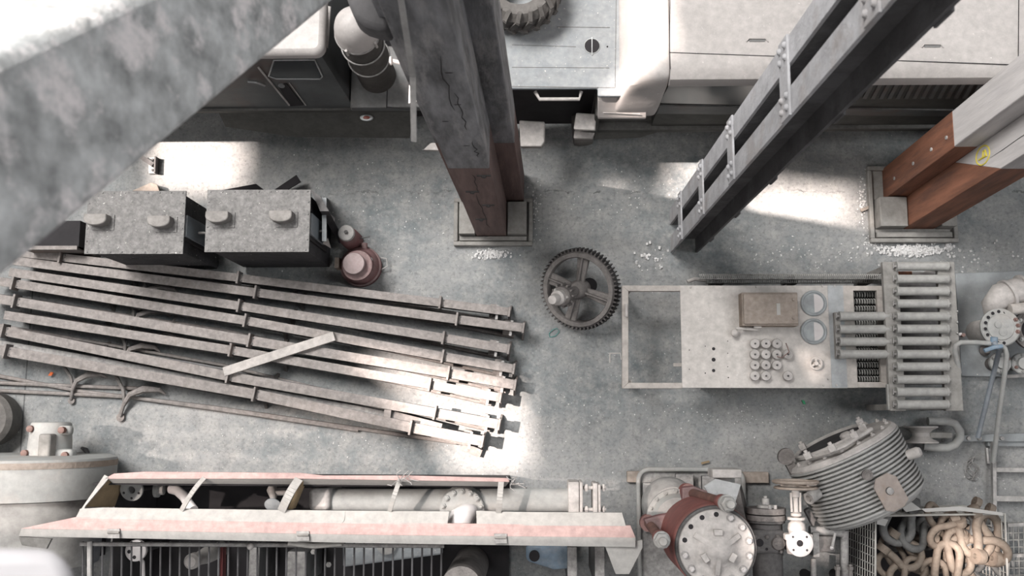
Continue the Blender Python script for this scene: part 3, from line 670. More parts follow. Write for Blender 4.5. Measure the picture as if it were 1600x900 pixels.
def make_rail(pts, wpx, label):
    p = [P(x, y, ZR) for x, y in pts]
    t = thing('guide_rail', label, 'rail', (p[0].x, p[0].y, 0), 'long dusty guide rails on the floor')
    wd = wpx*(H-ZR)/F
    b = MB()
    for i in range(len(p)-1):
        d = (p[i+1]-p[i]).normalized(); g = .0 if i == 0 else .022
        b.bar(p[i]+d*g-V((0, 0, .006)), p[i+1]-V((0, 0, .006)), wd, .012)
    b.build('top_flange', rail_m, t, bevel=.002)
    b = MB(); b.bar(p[0]-V((0, 0, .05)), p[-1]-V((0, 0, .05)), .012, .076); b.build('web', dark, t)
    b = MB(); d = (p[-1]-p[0]).normalized(); sd = V((-d.y, d.x, 0))
    b.bar(p[0]+V((0, 0, -.105))+sd*0, p[-1]+V((0, 0, -.105))-d*.01, wd*.7, .015); b.build('lower_flange', dark, t, bevel=.002)
    L_ = (p[-1]-p[0]).length
    b = MB(); s0 = p[0]+sd*(-.02); s1 = p[-1]-d*.05+sd*(-.02); s0.z = .035; s1.z = .03
    mid = p[-1]-d*L_*.55+sd*.045; mid.z = .02
    b.tube([s0+sd*.05, mid, s1-sd*.03], .011, 8); b.build('tie_rod', rail_m, t)
    for j in range(1, len(p)-1):
        q = p[j]
        b = MB(); b.obox(q+V((0, 0, -.012)), .014, wd+.03, .085, math.atan2(d.y, d.x)); b.obox(q+d*.016+V((0, 0, -.012)), .022, wd*.92, .016, math.atan2(d.y, d.x))
        cl = b.build('clamp', rail_m, t, bevel=.003)
        b = MB()
        for s_ in (-.018, .018): b.lathe([(.006, 0), (.005, .006)], q+d*.022+sd*s_+V((0, 0, -.004)), n=8)
        b.build('clamp_bolts', dark, cl)
    e = p[-1]; rz = math.atan2(d.y, d.x)
    b = MB(); hw = wd/2+.006; prof = [(-.065, 0), (.065, 0), (.055, .03), (.022, .07), (.022, .11), (hw, .155), (hw, ZR+.004), (-hw, ZR+.004), (-hw, .155), (-.022, .11), (-.022, .07), (-.055, .03)]
    o_ = V((e.x, e.y, 0))
    b.hexa([o_+sd*y+V((0, 0, z)) for y, z in prof], [o_+sd*y+V((0, 0, z))+d*.014 for y, z in prof]); b.build('end_plate', rail_m, t, bevel=.002)
    b = MB(); f = o_-d*.10; b.obox(f+V((0, 0, .045)), .05, .10, .09, rz); b.build('foot_block', rail_m, t, bevel=.004)
    b = MB(); g_ = e-d*.07-V((0, 0, .03)); b.bar(g_-sd*(wd*.5+.03), g_+sd*(wd*.5+.012), .016, .014); b.build('cross_bolt', steel, t)
    for k in (.22, .56):   # cast pedestals along the rail
        o2 = p[0]+(p[-1]-p[0])*k; o2.z = 0
        prof2 = [(-.06, 0), (.06, 0), (.02, .06), (.02, .095), (-.02, .095), (-.02, .06)]
        b = MB(); b.hexa([o2+sd*y+V((0, 0, z)) for y, z in prof2], [o2+sd*y+V((0, 0, z))+d*.02 for y, z in prof2]); b.build('pedestal', gear_m, t)
for pts, wpx, lb in RAILS: make_rail(pts, wpx, lb)
# loose pieces among the rails
def longbar(name, label, pts, z, w_, h_, m_, grp=None, cat='bar'):
    b = MB(); q = [P(x, y, z) for x, y in pts]
    for i in range(len(q)-1): b.bar(q[i]-V((0, 0, h_/2)), q[i+1]-V((0, 0, h_/2)), w_, h_)
    o = b.build(name, m_, None, bevel=.002); tag(o, label, cat, grp); return o
longbar('short_plank', 'short pale plank lying diagonally across the dusty rails', [(349, 581), (522, 525)], ZR+.036, .058, .03, mat('plank_dust', (.40, .37, .34), dust=.7, dustc=(.46, .43, .41), bump=.3), cat='plank')
longbar('dark_bar', 'dark steel bar between the two lowest dusty rails', [(-10, 536), (130, 560), (382, 607), (600, 648)], .12, .05, .03, steel)
longbar('angle_iron', 'short bright angle iron between the lowest rails near their right ends', [(600, 645), (690, 668)], .16, .05, .02, rail_m)
longbar('foot_bar', 'short flat bar at the foot of the lowest rail end', [(722, 697), (752, 709)], .04, .05, .035, rail_m)
longbar('packing_piece', 'small upright steel packing piece between the two lowest rails', [(606, 640), (604, 656)], .19, .045, .15, rail_m)
for k, (lb, pts) in enumerate([('thin floor rod running under the lowest dusty rail', [(-10, 586), (130, 612), (330, 636), (714, 692)]),
                               ('thin straight rod below the others at the left edge', [(-10, 610), (200, 620), (400, 648), (560, 672)]),
                               ('thin rod ending by the cast floral bracket at left', [(-10, 598), (110, 603), (240, 608)])]):
    b = MB(); b.tube([P(x, y, .02) for x, y in pts], .013, 8); tag(b.build('floor_rod', rail_m), lb, 'rod', 'thin rods below the rails')
def floral(label, px, py, s, rot, z=.03):
    t = thing('floral_bracket', label, 'bracket', P(px, py, 0), 'cast floral brackets among the rails')
    o = P(px, py, z); m = Matrix.Rotation(rot, 3, 'Z')
    f = lambda pts: [o+m @ V((x*s, y*s, zz)) for x, y, zz in pts]
    b = MB(); b.tube(f([(0, -.18, 0), (.01, -.08, .02), (-.02, 0, .03), (-.08, .06, .03), (-.14, .10, 0)]), [.014*s]*5, 8)
    b.build('scroll', gear_m, t)
    b = MB(); b.tube(f([(.01, -.10, .02), (.04, -.02, .04), (.12, .04, .04), (.22, .06, .02), (.26, .04, 0)]), [.016*s, .02*s, .028*s, .018*s, .006], 8); b.build('leaf', rail_m, t)
    b = MB(); b.lathe([(.03*s, 0), (.028*s, .012), (.01, .018)], f([(0, -.19, -.02)])[0], n=14); b.build('boss', rail_m, t)
for lb, x, y, s, r in [('floral cast bracket right of the orange scrap below the lowest rail', 200, 610, .95, -.25), ('floral cast bracket nearest the orange scrap at the left', 118, 590, .8, -.15),
                       ('floral cast bracket between the fifth and seventh rails', 202, 540, .8, -.35), ('floral cast bracket between the third and fifth rails', 215, 487, .85, -.3),
                       ('floral cast bracket below the second rail from the top', 232, 447, .8, -.4), ('small floral cast bracket between the fourth and fifth rails', 268, 516, .5, -1.2)]:
    floral(lb, x, y, s, r)
o = MB().slab(PP([(75, 587), (79, 581), (83, 582), (80, 587)], .03), .01).build('orange_scrap', orange); tag(o, 'tiny orange scrap on the floor at left below the rails', 'scrap')

# ------------------------------------------------------------------ big gear wheel
t = thing('gear_wheel', 'large dark cast iron gear wheel with shaft lying tilted on the floor', 'gear', P(903, 455, 0))
gc = P(905, 452, .185); axd = V((-.42, -.27, .87)).normalized()
q = V((0, 0, 1)).rotation_difference(axd); RG = .262
G = lambda r, a, z: gc+q @ V((r*math.cos(a), r*math.sin(a), z))
nt_ = 60; b = MB(); b.lathe([(RG*.86, -.055), (RG*.935, -.055), (RG*.935, .02), (RG*.86, .02), (RG*.86, -.055)], gc, axd, 60, cap=False)
b.build('toothed_rim', gear_t, t)
b = MB()
for i in range(nt_):
    a = 2*PI*i/nt_; k = [(RG*.93, -.026), (RG*1.005, -.015), (RG*1.005, .015), (RG*.93, .026)]
    b.hexa([G(r, a+s_*1.0, -.055) for r, s_ in k], [G(r, a+s_*1.0, .02) for r, s_ in k])
b.build('teeth', gear_t, t)
b = MB(); b.lathe([(RG*.78, -.02), (RG*.90, -.02), (RG*.92, .022), (RG*.90, .034), (RG*.80, .034), (RG*.78, .02), (RG*.78, -.02)], gc, axd, 60, cap=False); b.build('inner_rim', gear_m, t)
for dg in (78, 160, 250, 340):
    a = math.radians(dg); b = MB()
    f = lambda r, s_, z: gc+q @ V((r*math.cos(a)-s_*math.sin(a), r*math.sin(a)+s_*math.cos(a), z))
    b.hexa([f(.04, -.028, -.005), f(RG*.80, -.044, -.005), f(RG*.80, .044, -.005), f(.04, .028, -.005)], [f(.04, -.024, .014), f(RG*.80, -.038, .014), f(RG*.80, .038, .014), f(.04, .024, .014)])
    b.hexa([f(.03, -.008, .01), f(RG*.80, -.007, .01), f(RG*.80, .007, .01), f(.03, .008, .01)], [f(.03, -.006, .045), f(RG*.80, -.005, .032), f(RG*.80, .005, .032), f(.03, .006, .045)])
    b.build('spoke', gear_m, t, bevel=.004)
b = MB(); b.lathe([(.055, -.06), (.062, .03), (.05, .07), (.045, .075)], gc, axd); b.build('hub', gear_m, t)
b = MB(); b.lathe([(.032, .07), (.032, .24)], gc, axd); b.build('shaft', gear_m, t)
b = MB(); b.lathe([(.055, .21), (.062, .22), (.062, .30), (.055, .31)], gc, axd); 
for i in range(12):
    a = 2*PI*i/12; k = [(.058, -.13), (.076, -.07), (.076, .07), (.058, .13)]
    b.hexa([G(r, a+s_, .215) for r, s_ in k], [G(r, a+s_, .275) for r, s_ in k])
b.build('pinion', gear_m, t, bevel=.002)
b = MB(); b.lathe([(.045, .31), (.045, .35), (.03, .36), (.028, .42), (.026, .425)], gc, axd); b.build('shaft_end', castp, t)
b = MB()
for k_ in range(3):
    a = 2*PI*k_/3; b.hexnut(G(.05, a, .31), axd, .009, .014)
b.build('collar_bolts', steel_pale, t)
b = MB(); b.tube([P(858, 521, .006), P(864, 515, .012), P(870, 513, .01), P(874, 518, .008), P(868, 525, .006), P(859, 527, .006), P(858, 521, .006)], .0025, 5); tag(b.build('string_loop', string_m), 'thin green string loop on the floor below the gear wheel', 'string')
o = MB().lathe([(.05, 0), (.05, .006)], P(921, 446, 0)).build('dark_disc', black); tag(o, 'small dark round disc on the floor seen through the gear wheel', 'disc')

# ------------------------------------------------------------------ control console lying flat
zc_ = .36
t = thing('control_console', 'long grey control console lying flat with knobs, two gauges and open frame', 'console', P(1180, 527, 0))
def pbox(b, x0, y0, x1, y1, z0, z1):
    a_ = P(x0, y1, z1); c_ = P(x1, y0, z1); b.box(a_.x, c_.x, a_.y, c_.y, z0, z1); return b
b = MB(); fo = [P(x, y, zc_-.004) for x, y in ((972, 607), (1066, 607), (1066, 446), (972, 446))]; fi = [P(x, y, zc_-.004) for x, y in ((982, 598), (1066, 598), (1066, 455), (982, 455))]
b.hexa([v-V((0, 0, .036)) for v in (fo[0], fo[1], fi[1], fi[0])], [fo[0], fo[1], fi[1], fi[0]]); b.hexa([v-V((0, 0, .036)) for v in (fi[3], fi[2], fo[2], fo[3])], [fi[3], fi[2], fo[2], fo[3]]); b.hexa([v-V((0, 0, .036)) for v in (fo[0], fi[0], fi[3], fo[3])], [fo[0], fi[0], fi[3], fo[3]])
b.build('open_frame', frame_m, t, bevel=.003)
b = MB(); pbox(b, 1066, 446, 1317, 606, zc_-.008, zc_); panel = b.build('panel', panel_m, t, bevel=.002)
b = MB(); pbox(b, 1300, 446, 1317, 606, zc_+.0005, zc_+.003); b.build('joint_strip', mat('blue_strip', (.36, .385, .40), dust=.3, bump=.05), t)
b = MB(); pbox(b, 1318, 446, 1333, 606, zc_-.03, zc_); pbox(b, 1329, 446.5, 1395, 454, zc_-.03, zc_-.001); pbox(b, 1329, 597, 1395, 605.5, zc_-.03, zc_-.001); pbox(b, 1377, 454, 1395, 597, zc_-.03, zc_)
b.build('coil_frame', frame_m, t, bevel=.002)
b = MB(); pbox(b, 1104, 454, 1388, 598, .05, .052); pbox(b, 1100, 455, 1104, 598, .05, zc_-.012); pbox(b, 1100, 450, 1392, 454, .05, zc_-.035); pbox(b, 1100, 598, 1392, 602, .05, zc_-.035); pbox(b, 1388, 450, 1392, 602, .05, zc_-.035); b.build('housing', dark, t)
for i in range(2):
    for j in range(2):
        b = MB(); x_ = (984, 1385)[i]; y_ = (451, 597)[j]; c_ = P(x_, y_, .32); b.box(c_.x-.012, c_.x+.012, c_.y-.012, c_.y+.012, 0, (.32, .05)[i]); b.build('leg', frame_m, t)
cs = thing  # coils inside the recess
for i in range(13):
    yy = 460+i*11; b = MB(); pts = []
    x0_, x1_ = P(1333, yy, .29).x, P(1377, yy, .29).x; y_ = P(1350, yy, .29).y
    for k in range(121):
        u = k/120; a_ = u*2*PI*11; pts.append((x0_+(x1_-x0_)*u, y_+.016*math.cos(a_), .29+.016*math.sin(a_)))
    b.tube(pts, .0042, 4); b.build('heating_coil', roller_m, t)
# box on the panel
b = MB(); pbox(b, 1160, 457, 1246, 509, zc_, zc_+.09); bx = b.build('switch_box', box_m, t, bevel=.004)
b = MB(); pbox(b, 1163, 459, 1246, 506, zc_+.09, zc_+.105); b.build('switch_box_lid', box_m, bx, bevel=.003)
b = MB(); pbox(b, 1214, 474, 1219, 492, zc_+.105, zc_+.107); b.build('lid_label', card_m, bx)
for yy in (468, 497):
    b = MB(); b.lathe([(.010, 0), (.009, .006), (.004, .008)], P(1240, yy, zc_+.105), n=16); b.build('lid_screw', box_m, bx)
b = MB(); pbox(b, 1166, 508, 1184, 512, zc_+.02, zc_+.04); pbox(b, 1178, 509, 1190, 513, zc_+.05, zc_+.07); b.bar(P(1184, 515, zc_+.05), P(1150, 513, zc_+.05), .015, .012); b.lathe([(.012, 0), (.022, .012), (.022, .03), (.010, .042)], P(1147, 521, zc_+.01)); b.build('lever', panel_m, bx, bevel=.002)
for yy in (474, 518):
    c_ = P(1271, yy, zc_+.0); b = MB(); b.lathe([(.079, 0), (.079, .010), (.074, .014), (.066, .012), (.062, .006), (.001, .006)], c_, n=56); gg = b.build('gauge', mat('gauge_ring', (.30, .33, .34), dust=.2, bump=.03), t)
    b = MB(); n_ = 24; pts = [c_+V((.002, 0, .0075))+V((.056*math.cos(-PI/2+PI*i/n_), .056*math.sin(-PI/2+PI*i/n_), 0)) for i in range(n_+1)]; b.slab(pts, .001); b.build('dial_half', white_p, gg)
kn = [(c_, r_) for r_, cs_ in ((0, (0, 1, 2)), (1, (0, 1, 2, 3)), (2, (0, 1, 2)), (3, (0, 1, 3))) for c_ in cs_]
for c_, r_ in kn:
    p_ = P(1179.5+c_*17.2, 537+r_*16.8, zc_+.03); p_.z = zc_
    b = MB(); b.lathe([(.022, 0), (.024, .008), (.029, .012), (.030, .03), (.027, .036), (.010, .038)], p_, n=28); k_ = b.build('knob', castp, t)
    b = MB(); b.lathe([(.006, .036), (.005, .048)], p_, n=8); b.build('spindle', dark, k_)
hw = P(1275, 568, zc_+.04)
b = MB(); b.tube(ring_pts(hw, .034, 28), .007, 8, True)
for k in range(3):
    a = PI/2+2*PI*k/3; b.bar(hw, hw+V((.033*math.cos(a), .033*math.sin(a), 0)), .012, .006)
b.cyl(V((hw.x, hw.y, zc_)), (0, 0, 1), .012, .05, 14); b.build('handwheel', panel_m, t)
for (x_, y_, r_) in ((1115, 545, .010), (1115, 562, .012), (1115, 579, .010), (1077, 547, .003), (1102, 541, .003), (1137, 533, .003), (1077, 577, .003), (1137, 552, .003), (1102, 583, .004), (1137, 573, .003), (1138, 590, .004)):
    b = MB(); b.lathe([(r_, 0), (r_, .0015)], P(x_, y_, zc_), n=16); b.build('screw_hole', black, panel)
for (x_, y_) in ((1079, 449), (1182, 448), (1285, 447), (1304, 447), (1294, 592), (1287, 602), (1307, 602)):
    b = MB(); b.lathe([(.007, 0), (.005, .004)], P(x_, y_, zc_+.002), n=12); b.build('panel_bolt', panel_m, panel)
for (x_, y_) in ((1222, 559), ):
    b = MB(); b.tube([P(1228, 536, zc_+.05), P(1233, 550, zc_+.07), P(1222, 559, zc_+.06), P(1214, 557, zc_+.05)], .003, 6); b.build('loose_wire', rust, t)
b = MB(); b.tube([P(979, 475, zc_+.02), P(979, 495, zc_+.02)], .010, 10); b.build('catch', castp, t)
b = MB(); b.tube([P(953, 551, .2), P(953, 567, .2)], .005, 6); b.tube([P(953, 552, .2), P(969, 552, .2), P(971, 562, .2)], .004, 6); b.build('hook', castp, t)
b = MB(); b.bar(P(1052, 570, .30), P(1068, 570, .30), .02, .02); b.build('cross_stub', frame_m, t)
# racks behind the console
for k, (x0_, x1_, yy, lb) in enumerate([(1093, 1392, 432, 'upper spring rack lying behind the console'), (1103, 1392, 438, 'lower spring rack lying directly against the console back')]):
    t = thing('spring_rack', lb, 'rack', P(1240, yy, .2), 'spring racks behind the console')
    z = .30-.07*k; a_ = P(x0_, yy, z); c_ = P(x1_, yy, z); n_ = 95
    b = MB(); b.tube([(a_.x+(c_.x-a_.x)*i/(n_*4), a_.y+.014*math.cos(i*PI/2), z+.012*math.sin(i*PI/2)) for i in range(n_*4+1)], .0038, 4); b.build('spring', roller_m, t)
    b = MB(); b.bar(a_+V((0, .014, -.02)), c_+V((0, .014, -.02)), .004, .03); b.bar(a_+V((0, -.014, -.02)), c_+V((0, -.014, -.02)), .004, .03); b.build('rail_strip', steel_pale, t)
    for u in (.1, .5, .9):
        b = MB(); m_ = a_.lerp(c_, u); b.box(m_.x-.01, m_.x+.01, m_.y-.014, m_.y+.014, 0, z-.03); b.build('support', steel, t)
b = MB(); b.tube([P(1074, 440, .1), P(1085, 436, .1), P(1105, 438, .1)], .012, 8); tag(b.build('pipe_stub', castp), 'small pale pipe stub at the left end of the spring racks', 'pipe')

# ------------------------------------------------------------------ roller conveyors
def roller_frame(label, x0, y0, x1, y1, z, rows, rx0, rx1, rail_l, rail_r, legs, openf=True):
    t = thing('roller_table', label, 'conveyor', P((x0+x1)/2, (y0+y1)/2, 0), 'roller tables right of the console')
    b = MB(); pbox(b, rail_l[0], y0, rail_l[1], y1, z-.05, z-.015); b.build('side_rail', tray_m, t, bevel=.003)
    b = MB(); pbox(b, rail_r[0], y0, rail_r[1], y1, z-.05, z-.015); b.build('side_rail', tray_m, t, bevel=.003)
    if legs:
        for (lx, ly) in ((x0+4, y0+6), (x1-4, y0+6), (x0+4, y1-6), (x1-4, y1-6)):
            b = MB(); c_ = P(lx, ly, z-.05); b.box(c_.x-.018, c_.x+.018, c_.y-.018, c_.y+.018, 0, z-.05); b.build('leg', tray_m, t)
        b = MB(); pbox(b, x0+4, y0+2, x1-2, y0+8, z-.09, z-.05); pbox(b, x0+4, y1-8, x1-2, y1-2, z-.09, z-.05); b.build('cross_member', tray_m, t)
    for ry_ in rows:
        b = MB(); p_ = P(rx0, ry_, z); q_ = P(rx1, ry_, z); L_ = (q_-p_).length; r_ = .0265
        b.lathe([(r_*1.08, 0), (r_*1.08, .012), (r_, .014), (r_, L_-.014), (r_*1.08, L_-.012), (r_*1.08, L_)], p_, q_-p_, 24); rl = b.build('roller', roller_m, t)
        b = MB(); b.tube([p_-V((.016, 0, 0)), p_], .009, 8); b.tube([q_, q_+V((.016, 0, 0))], .009, 8); b.tube([p_+V((-.016, .012, .0)), p_+V((-.02, .016, .016)), p_+V((-.02, -.012, .014)), p_+V((-.016, -.02, .0))], .0035, 6); b.build('axle_clip', steel, rl)
    return t
rt = roller_frame('tall roller table with twelve rollers right of the console', 1392, 409, 1491, 642, .46, [416, 436, 455, 474.5, 494.5, 514, 533, 553.5, 573, 593, 612.5, 632], 1400, 1481, (1391, 1403), (1478, 1491), True)
b = MB(); pbox(b, 1388, 600, 1403, 641, .41, .44); b.build('end_plate', roller_m, rt, bevel=.006)
for yy in (489, 506, 523, 568): 
    b = MB(); b.tube([P(1491, yy, .43), P(1496, yy, .43), P(1496, yy-3, .46)], .005, 6); b.build('side_hook', roller_m, rt)
b = MB(); pbox(b, 1408, 425, 1466, 432, .28, .30); b.build('under_bar', white_p, rt); b = MB(); pbox(b, 1402, 424, 1425, 431, .301, .305); b.build('under_board', brown_wood, rt)
b = MB(); b.box(P(1405, 440, .2).x, P(1478, 440, .2).x, P(1405, 600, .2).y, P(1405, 440, .2).y, .12, .16); b.build('under_shelf', dark, rt)
roller_frame('short roller table with four rollers standing on the console end', 1308, 488, 1395, 560, zc_+.06, [494, 514.5, 534, 553.5], 1311, 1391, (1307, 1313), (1388, 1394), False)
t = thing('tap', 'tiny white and red tap at the right edge of the roller table', 'tap', P(1498, 524, .3)); b = MB(); b.tube([P(1488, 524, .40), P(1503, 522, .42)], .010, 8); b.build('spout', white_p, t); b = MB(); b.cyl(P(1502, 524, .40), (0, 0, 1), .012, .03, 10); b.build('tap_knob', rust, t)

# ------------------------------------------------------------------ right: floor plate, flanged valve body, bent pipe frame
t = thing('floor_plate', 'speckled grey steel plate on the floor at the right edge under the flanges', 'plate', P(1560, 510, 0))
b = MB(); q = PP([(1493, 427), (1640, 421), (1640, 589), (1502, 588)], .05); b.slab(q, .05); b.build('plate', plate_m, t, bevel=.006)
t = thing('flanged_pump', 'pale flanged pipe pump with bolt ring at the right edge', 'pump', P(1570, 500, 0))
zf_ = .34; fc = P(1561, 512, zf_)
b = MB(); b.lathe([(.112, 0), (.115, .006), (.115, .022), (.108, .028), (.080, .026), (.076, .032), (.001, .034)], fc, (-.1, 0, 1), 56); fl = b.build('flange', tankp, t)
for i in range(16):
    a = 2*PI*i/16+.1; hole = i not in (0, 1, 15); pt = fc+V((.096*math.cos(a), .096*math.sin(a), .028))
    b = MB()
    if hole: b.lathe([(.010, 0), (.010, .0015)], pt, n=14); b.build('bolt_hole', black, fl)
    else: b.hexnut(pt, (0, 0, 1), .014, .02); b.build('bolt', rust, fl)
for (dx, dy, r_) in ((-.02, .015, .021), (.006, -.03, .025), (.028, .008, .016)):
    b = MB(); b.lathe([(r_, .03), (r_, .036), (r_*.8, .038)], fc+V((dx, dy, 0)), n=20); b.build('boss', tankp, fl)
b = MB(); b.cyl(V((fc.x, fc.y, .05)), (0, 0, 1), .07, zf_-.04, 24); b.build('neck', castp, t)
b = MB(); pts = [P(1553, 498, .2), P(1553, 478, .24), P(1566, 462, .28), P(1585, 455, .30), P(1640, 452, .30)]; b.tube(pts, [.05, .075, .085, .08, .08], 20); b.build('curved_pipe', castp, t, ang=60)
for (x_, y_, r_, ax_) in ((1572, 461, .095, (1, .4, 0)), (1592, 455, .10, (1, .1, 0)), (1605, 470, .06, (0, 1, 0))):
    b = MB(); b.lathe([(r_, 0), (r_, .018)], P(x_, y_, .29), ax_, 28); b.build('pipe_flange', castp, t)
b = MB(); b.tube([P(1578, 484, .34), P(1600, 481, .34), P(1640, 478, .34)], .034, 14); b.build('side_pipe', mat('stained_pipe', (.45, .42, .39), stain=(.40, .24, .12), stain_amt=.7, scale=14, bump=.2), t)
b = MB(); c_ = P(1612, 516, .26); b.lathe([(.125, 0), (.125, .025), (.075, .026), (.07, .0)], c_, (0, 0, 1), 40, cap=False); fl2 = b.build('open_flange', gear_m, t); b = MB(); b.lathe([(.072, .001), (.001, .002)], c_, cap=False); b.build('bore', black, fl2)
for i in range(10):
    a = 2*PI*i/10; b = MB(); b.hexnut(c_+V((.1*math.cos(a), .1*math.sin(a), .025)), (0, 0, 1), .014, .02); b.build('bolt', rust if i % 2 else tankp, fl2)
for k, (x_, y_) in enumerate(((1563, 567), (1597, 568))):
    c_ = P(x_, y_, .17); b = MB(); b.lathe([(.062, -.02), (.066, -.015), (.066, .004), (.060, .01), (.04, .01), (.036, .03), (.001, .032)], c_, n=36); f3 = b.build('valve_cover', tankp, t)
    b = MB(); b.cyl(V((c_.x, c_.y, .05)), (0, 0, 1), .04, .12, 20); b.build('valve_neck', gear_m, f3)
    for i in range(6):
        a = 2*PI*i/6+.5; b = MB(); b.hexnut(c_+V((.05*math.cos(a), .05*math.sin(a), .008)), (0, 0, 1), .011, .018); b.build('bolt', rust if i % 3 == 0 else tankp, f3)
b = MB(); b.bar(P(1572, 588, .08), P(1640, 586, .08), .02, .03); b.build('base_bar', castp, t)
o = MB().tube([P(1545, 562, .062), P(1551, 560, .066), P(1556, 556, .062)], .007, 8).build('rusty_bolt', rust); tag(o, 'small rusty bolt lying on the steel floor plate', 'bolt')
o = MB().lathe([(.03, 0), (.035, .02), (.02, .05)], P(1537, 548, .05), n=16).build('dark_nut', gear_m); tag(o, 'dark round fitting on the plate under the bent pipe', 'fitting')
t = thing('bent_pipework', 'bent blue grey pipe frame leaning across the steel floor plate', 'pipe frame', P(1540, 620, 0))
b = MB(); z1 = .52
b.tube([P(1499, 583, .42), P(1496, 568, .44), P(1492, 547, .50), P(1494, 539, z1), P(1501, 535, z1), P(1525, 535, z1), P(1549, 537, z1), P(1562, 538, z1), P(1570, 544, z1), P(1573, 554, z1-.02), P(1571, 575, .48), P(1562, 640, .30), P(1552, 722, .10)], .0145, 10)
b.build('long_pipe', tankp, t, ang=60)
b = MB(); b.tube([P(1552, 534, z1+.02), P(1556, 540, z1+.02), P(1562, 545, .47), P(1546, 610, .32), P(1528, 683, .10)], .0145, 10); b.build('second_pipe', mat('blue_tint_pipe', (.26, .30, .34), dust=.3, var=.3), t, ang=60)
b = MB(); b.tube([P(1538, 548, z1+.03), P(1552, 543, z1+.035), P(1566, 541, z1+.03)], .012, 8); b.lathe([(.02, 0), (.02, .05)], P(1553, 540, z1), (0, 1, .2), 16); b.build('clamp', bluep, t)
# crossbar, ladder frame
t = thing('crossbar', 'flat riveted steel bar on the floor right of the pulley block', 'bar', P(1560, 685, 0))
b = MB(); b.slab(PP([(1500, 680), (1640, 676), (1640, 690), (1500, 690)], .05), .02); b.build('bar', plate_m, t, bevel=.003)
for x_ in (1513, 1530, 1565):
    b = MB(); b.lathe([(.014, 0), (.012, .012)], P(x_, 685, .05), n=14); b.build('rivet', steel_pale, t)
b = MB(); b.box(P(1500, 0, .05).x, P(1640, 0, .05).x, P(0, 690, .05).y, P(0, 676, .05).y, 0, .03)
b.build('underbar', plate_m, t)
t = thing('ladder_frame', 'thin steel ladder frame lying on the floor at the lower right edge', 'ladder', P(1575, 750, 0))
b = MB(); b.bar(P(1552, 690, .045), P(1553, 800, .045), .022, .03); b.bar(P(1541, 700, .045), P(1543, 724, .045), .012, .02); b.build('side_rail', steel_pale, t)
for yy, w_ in ((734, .028), (779, .034)):
    b = MB(); b.bar(P(1556, yy, .05), P(1640, yy+1, .05), w_, .02); b.build('rung', steel_pale, t, bevel=.003)
b = MB()
for k in range(4):
    b.tube([V((c.x, c.y, .006+.006*k))+V((.045*math.cos(a)*(1-.1*k)*.6, .06*math.sin(a)*(1+.08*k), 0))+V((.02*math.sin(3*a+k), .006*k, 0)) for c in [P(1518, 736, 0)] for a in [i*2*PI/24 for i in range(24)]], .0022, 4, True)
tag(b.build('wire_tangle', steel), 'small tangle of thin dark wire on the floor below the pulley', 'wire')

# ------------------------------------------------------------------ pulley with shackle
t = thing('pulley_block', 'grooved pulley with a large grey U shackle right of the ribbed motor', 'pulley', P(1455, 675, 0))
pc = P(1439, 679, .09); ax = V((0, 1, 0))
b = MB(); b.lathe([(.10, -.052), (.102, -.044), (.07, -.03), (.052, -.01), (.052, .01), (.07, .03), (.102, .044), (.10, .052)], pc, ax, 36); b.build('sheave', castp, t)
b = MB(); b.obox(P(1468, 680, .10), .14, .035, .05); b.build('link_plate', tray_m, t, bevel=.004)
b = MB(); b.tube([P(1443, 697, .09), P(1460, 699, .10), P(1480, 700, .11), P(1492, 695, .11), P(1500, 684, .11), P(1500, 674, .11), P(1492, 662, .11), P(1478, 658, .10), P(1450, 658, .09)], .026, 14); b.build('shackle', tankp, t, ang=60)

# ------------------------------------------------------------------ ribbed motor drum lying tilted
t = thing('ribbed_motor', 'big finned grey motor drum lying tilted with open round end', 'motor', P(1335, 740, 0))
Rm = .345; LM = .36
ax = V((-.447, .893, 0)).normalized(); dc = P(1336, 744, Rm); dc.z = Rm+.03
q = V((0, 0, 1)).rotation_difference(ax)
prof = []; nf = 15; z0 = -LM/2
for i in range(nf):
    z = z0+LM*i/nf; dz = LM/nf; k = 1-.05*(1-i/nf)
    prof += [(Rm*k*.93, z), (Rm*k*.93, z+dz*.42), (Rm*k, z+dz*.5), (Rm*k, z+dz*.92), (Rm*k*.93, z+dz)]
prof = [(Rm*.80, z0-.03), (Rm*.88, z0-.01)]+prof
b = MB(); b.lathe(prof, dc, ax, 72); b.build('finned_body', fin_m, t, ang=25)
top = dc+ax*(LM/2)
b = MB(); b.lathe([(Rm*.98, 0), (Rm*.98, .010), (Rm*.93, .03), (Rm*.62, .05)], top, ax, 72); b.build('end_shield', castp, t)
f = lambda r, a, z: top+q @ V((r*math.cos(a), r*math.sin(a), z))
rc = top+V((-.03, -.01, -.05))
b = MB(); b.lathe([(.20, .04), (.228, .045), (.228, .062), (.22, .070), (.21, .070), (.20, .060), (.20, .04)], rc, ax, 64, cap=False); b.build('bearing_ring', castp, t)
b = MB(); b.lathe([(.201, .054), (.1, .054), (.001, .054)], rc, ax, 48, cap=False); b.build('ring_bore', dark, t)
def facept(px, py, off):
    o_ = V((0, 0, H)); d_ = (P(px, py, 0)-o_); t_ = (top+ax*off-o_).dot(ax)/d_.dot(ax); return o_+d_*t_
b = MB(); pts = [facept(x, y, .07) for x, y in ((1262, 716), (1279, 711), (1304, 704), (1322, 695), (1341, 683), (1362, 670))]
b.tube(pts, .012, 6); b.build('clamp_band', castp, t)
for i in range(18):
    a = 2*PI*i/18
    b = MB(); b.hexnut(f(Rm*.86, a, .034), ax, .013, .02); b.build('bolt', castp, t)
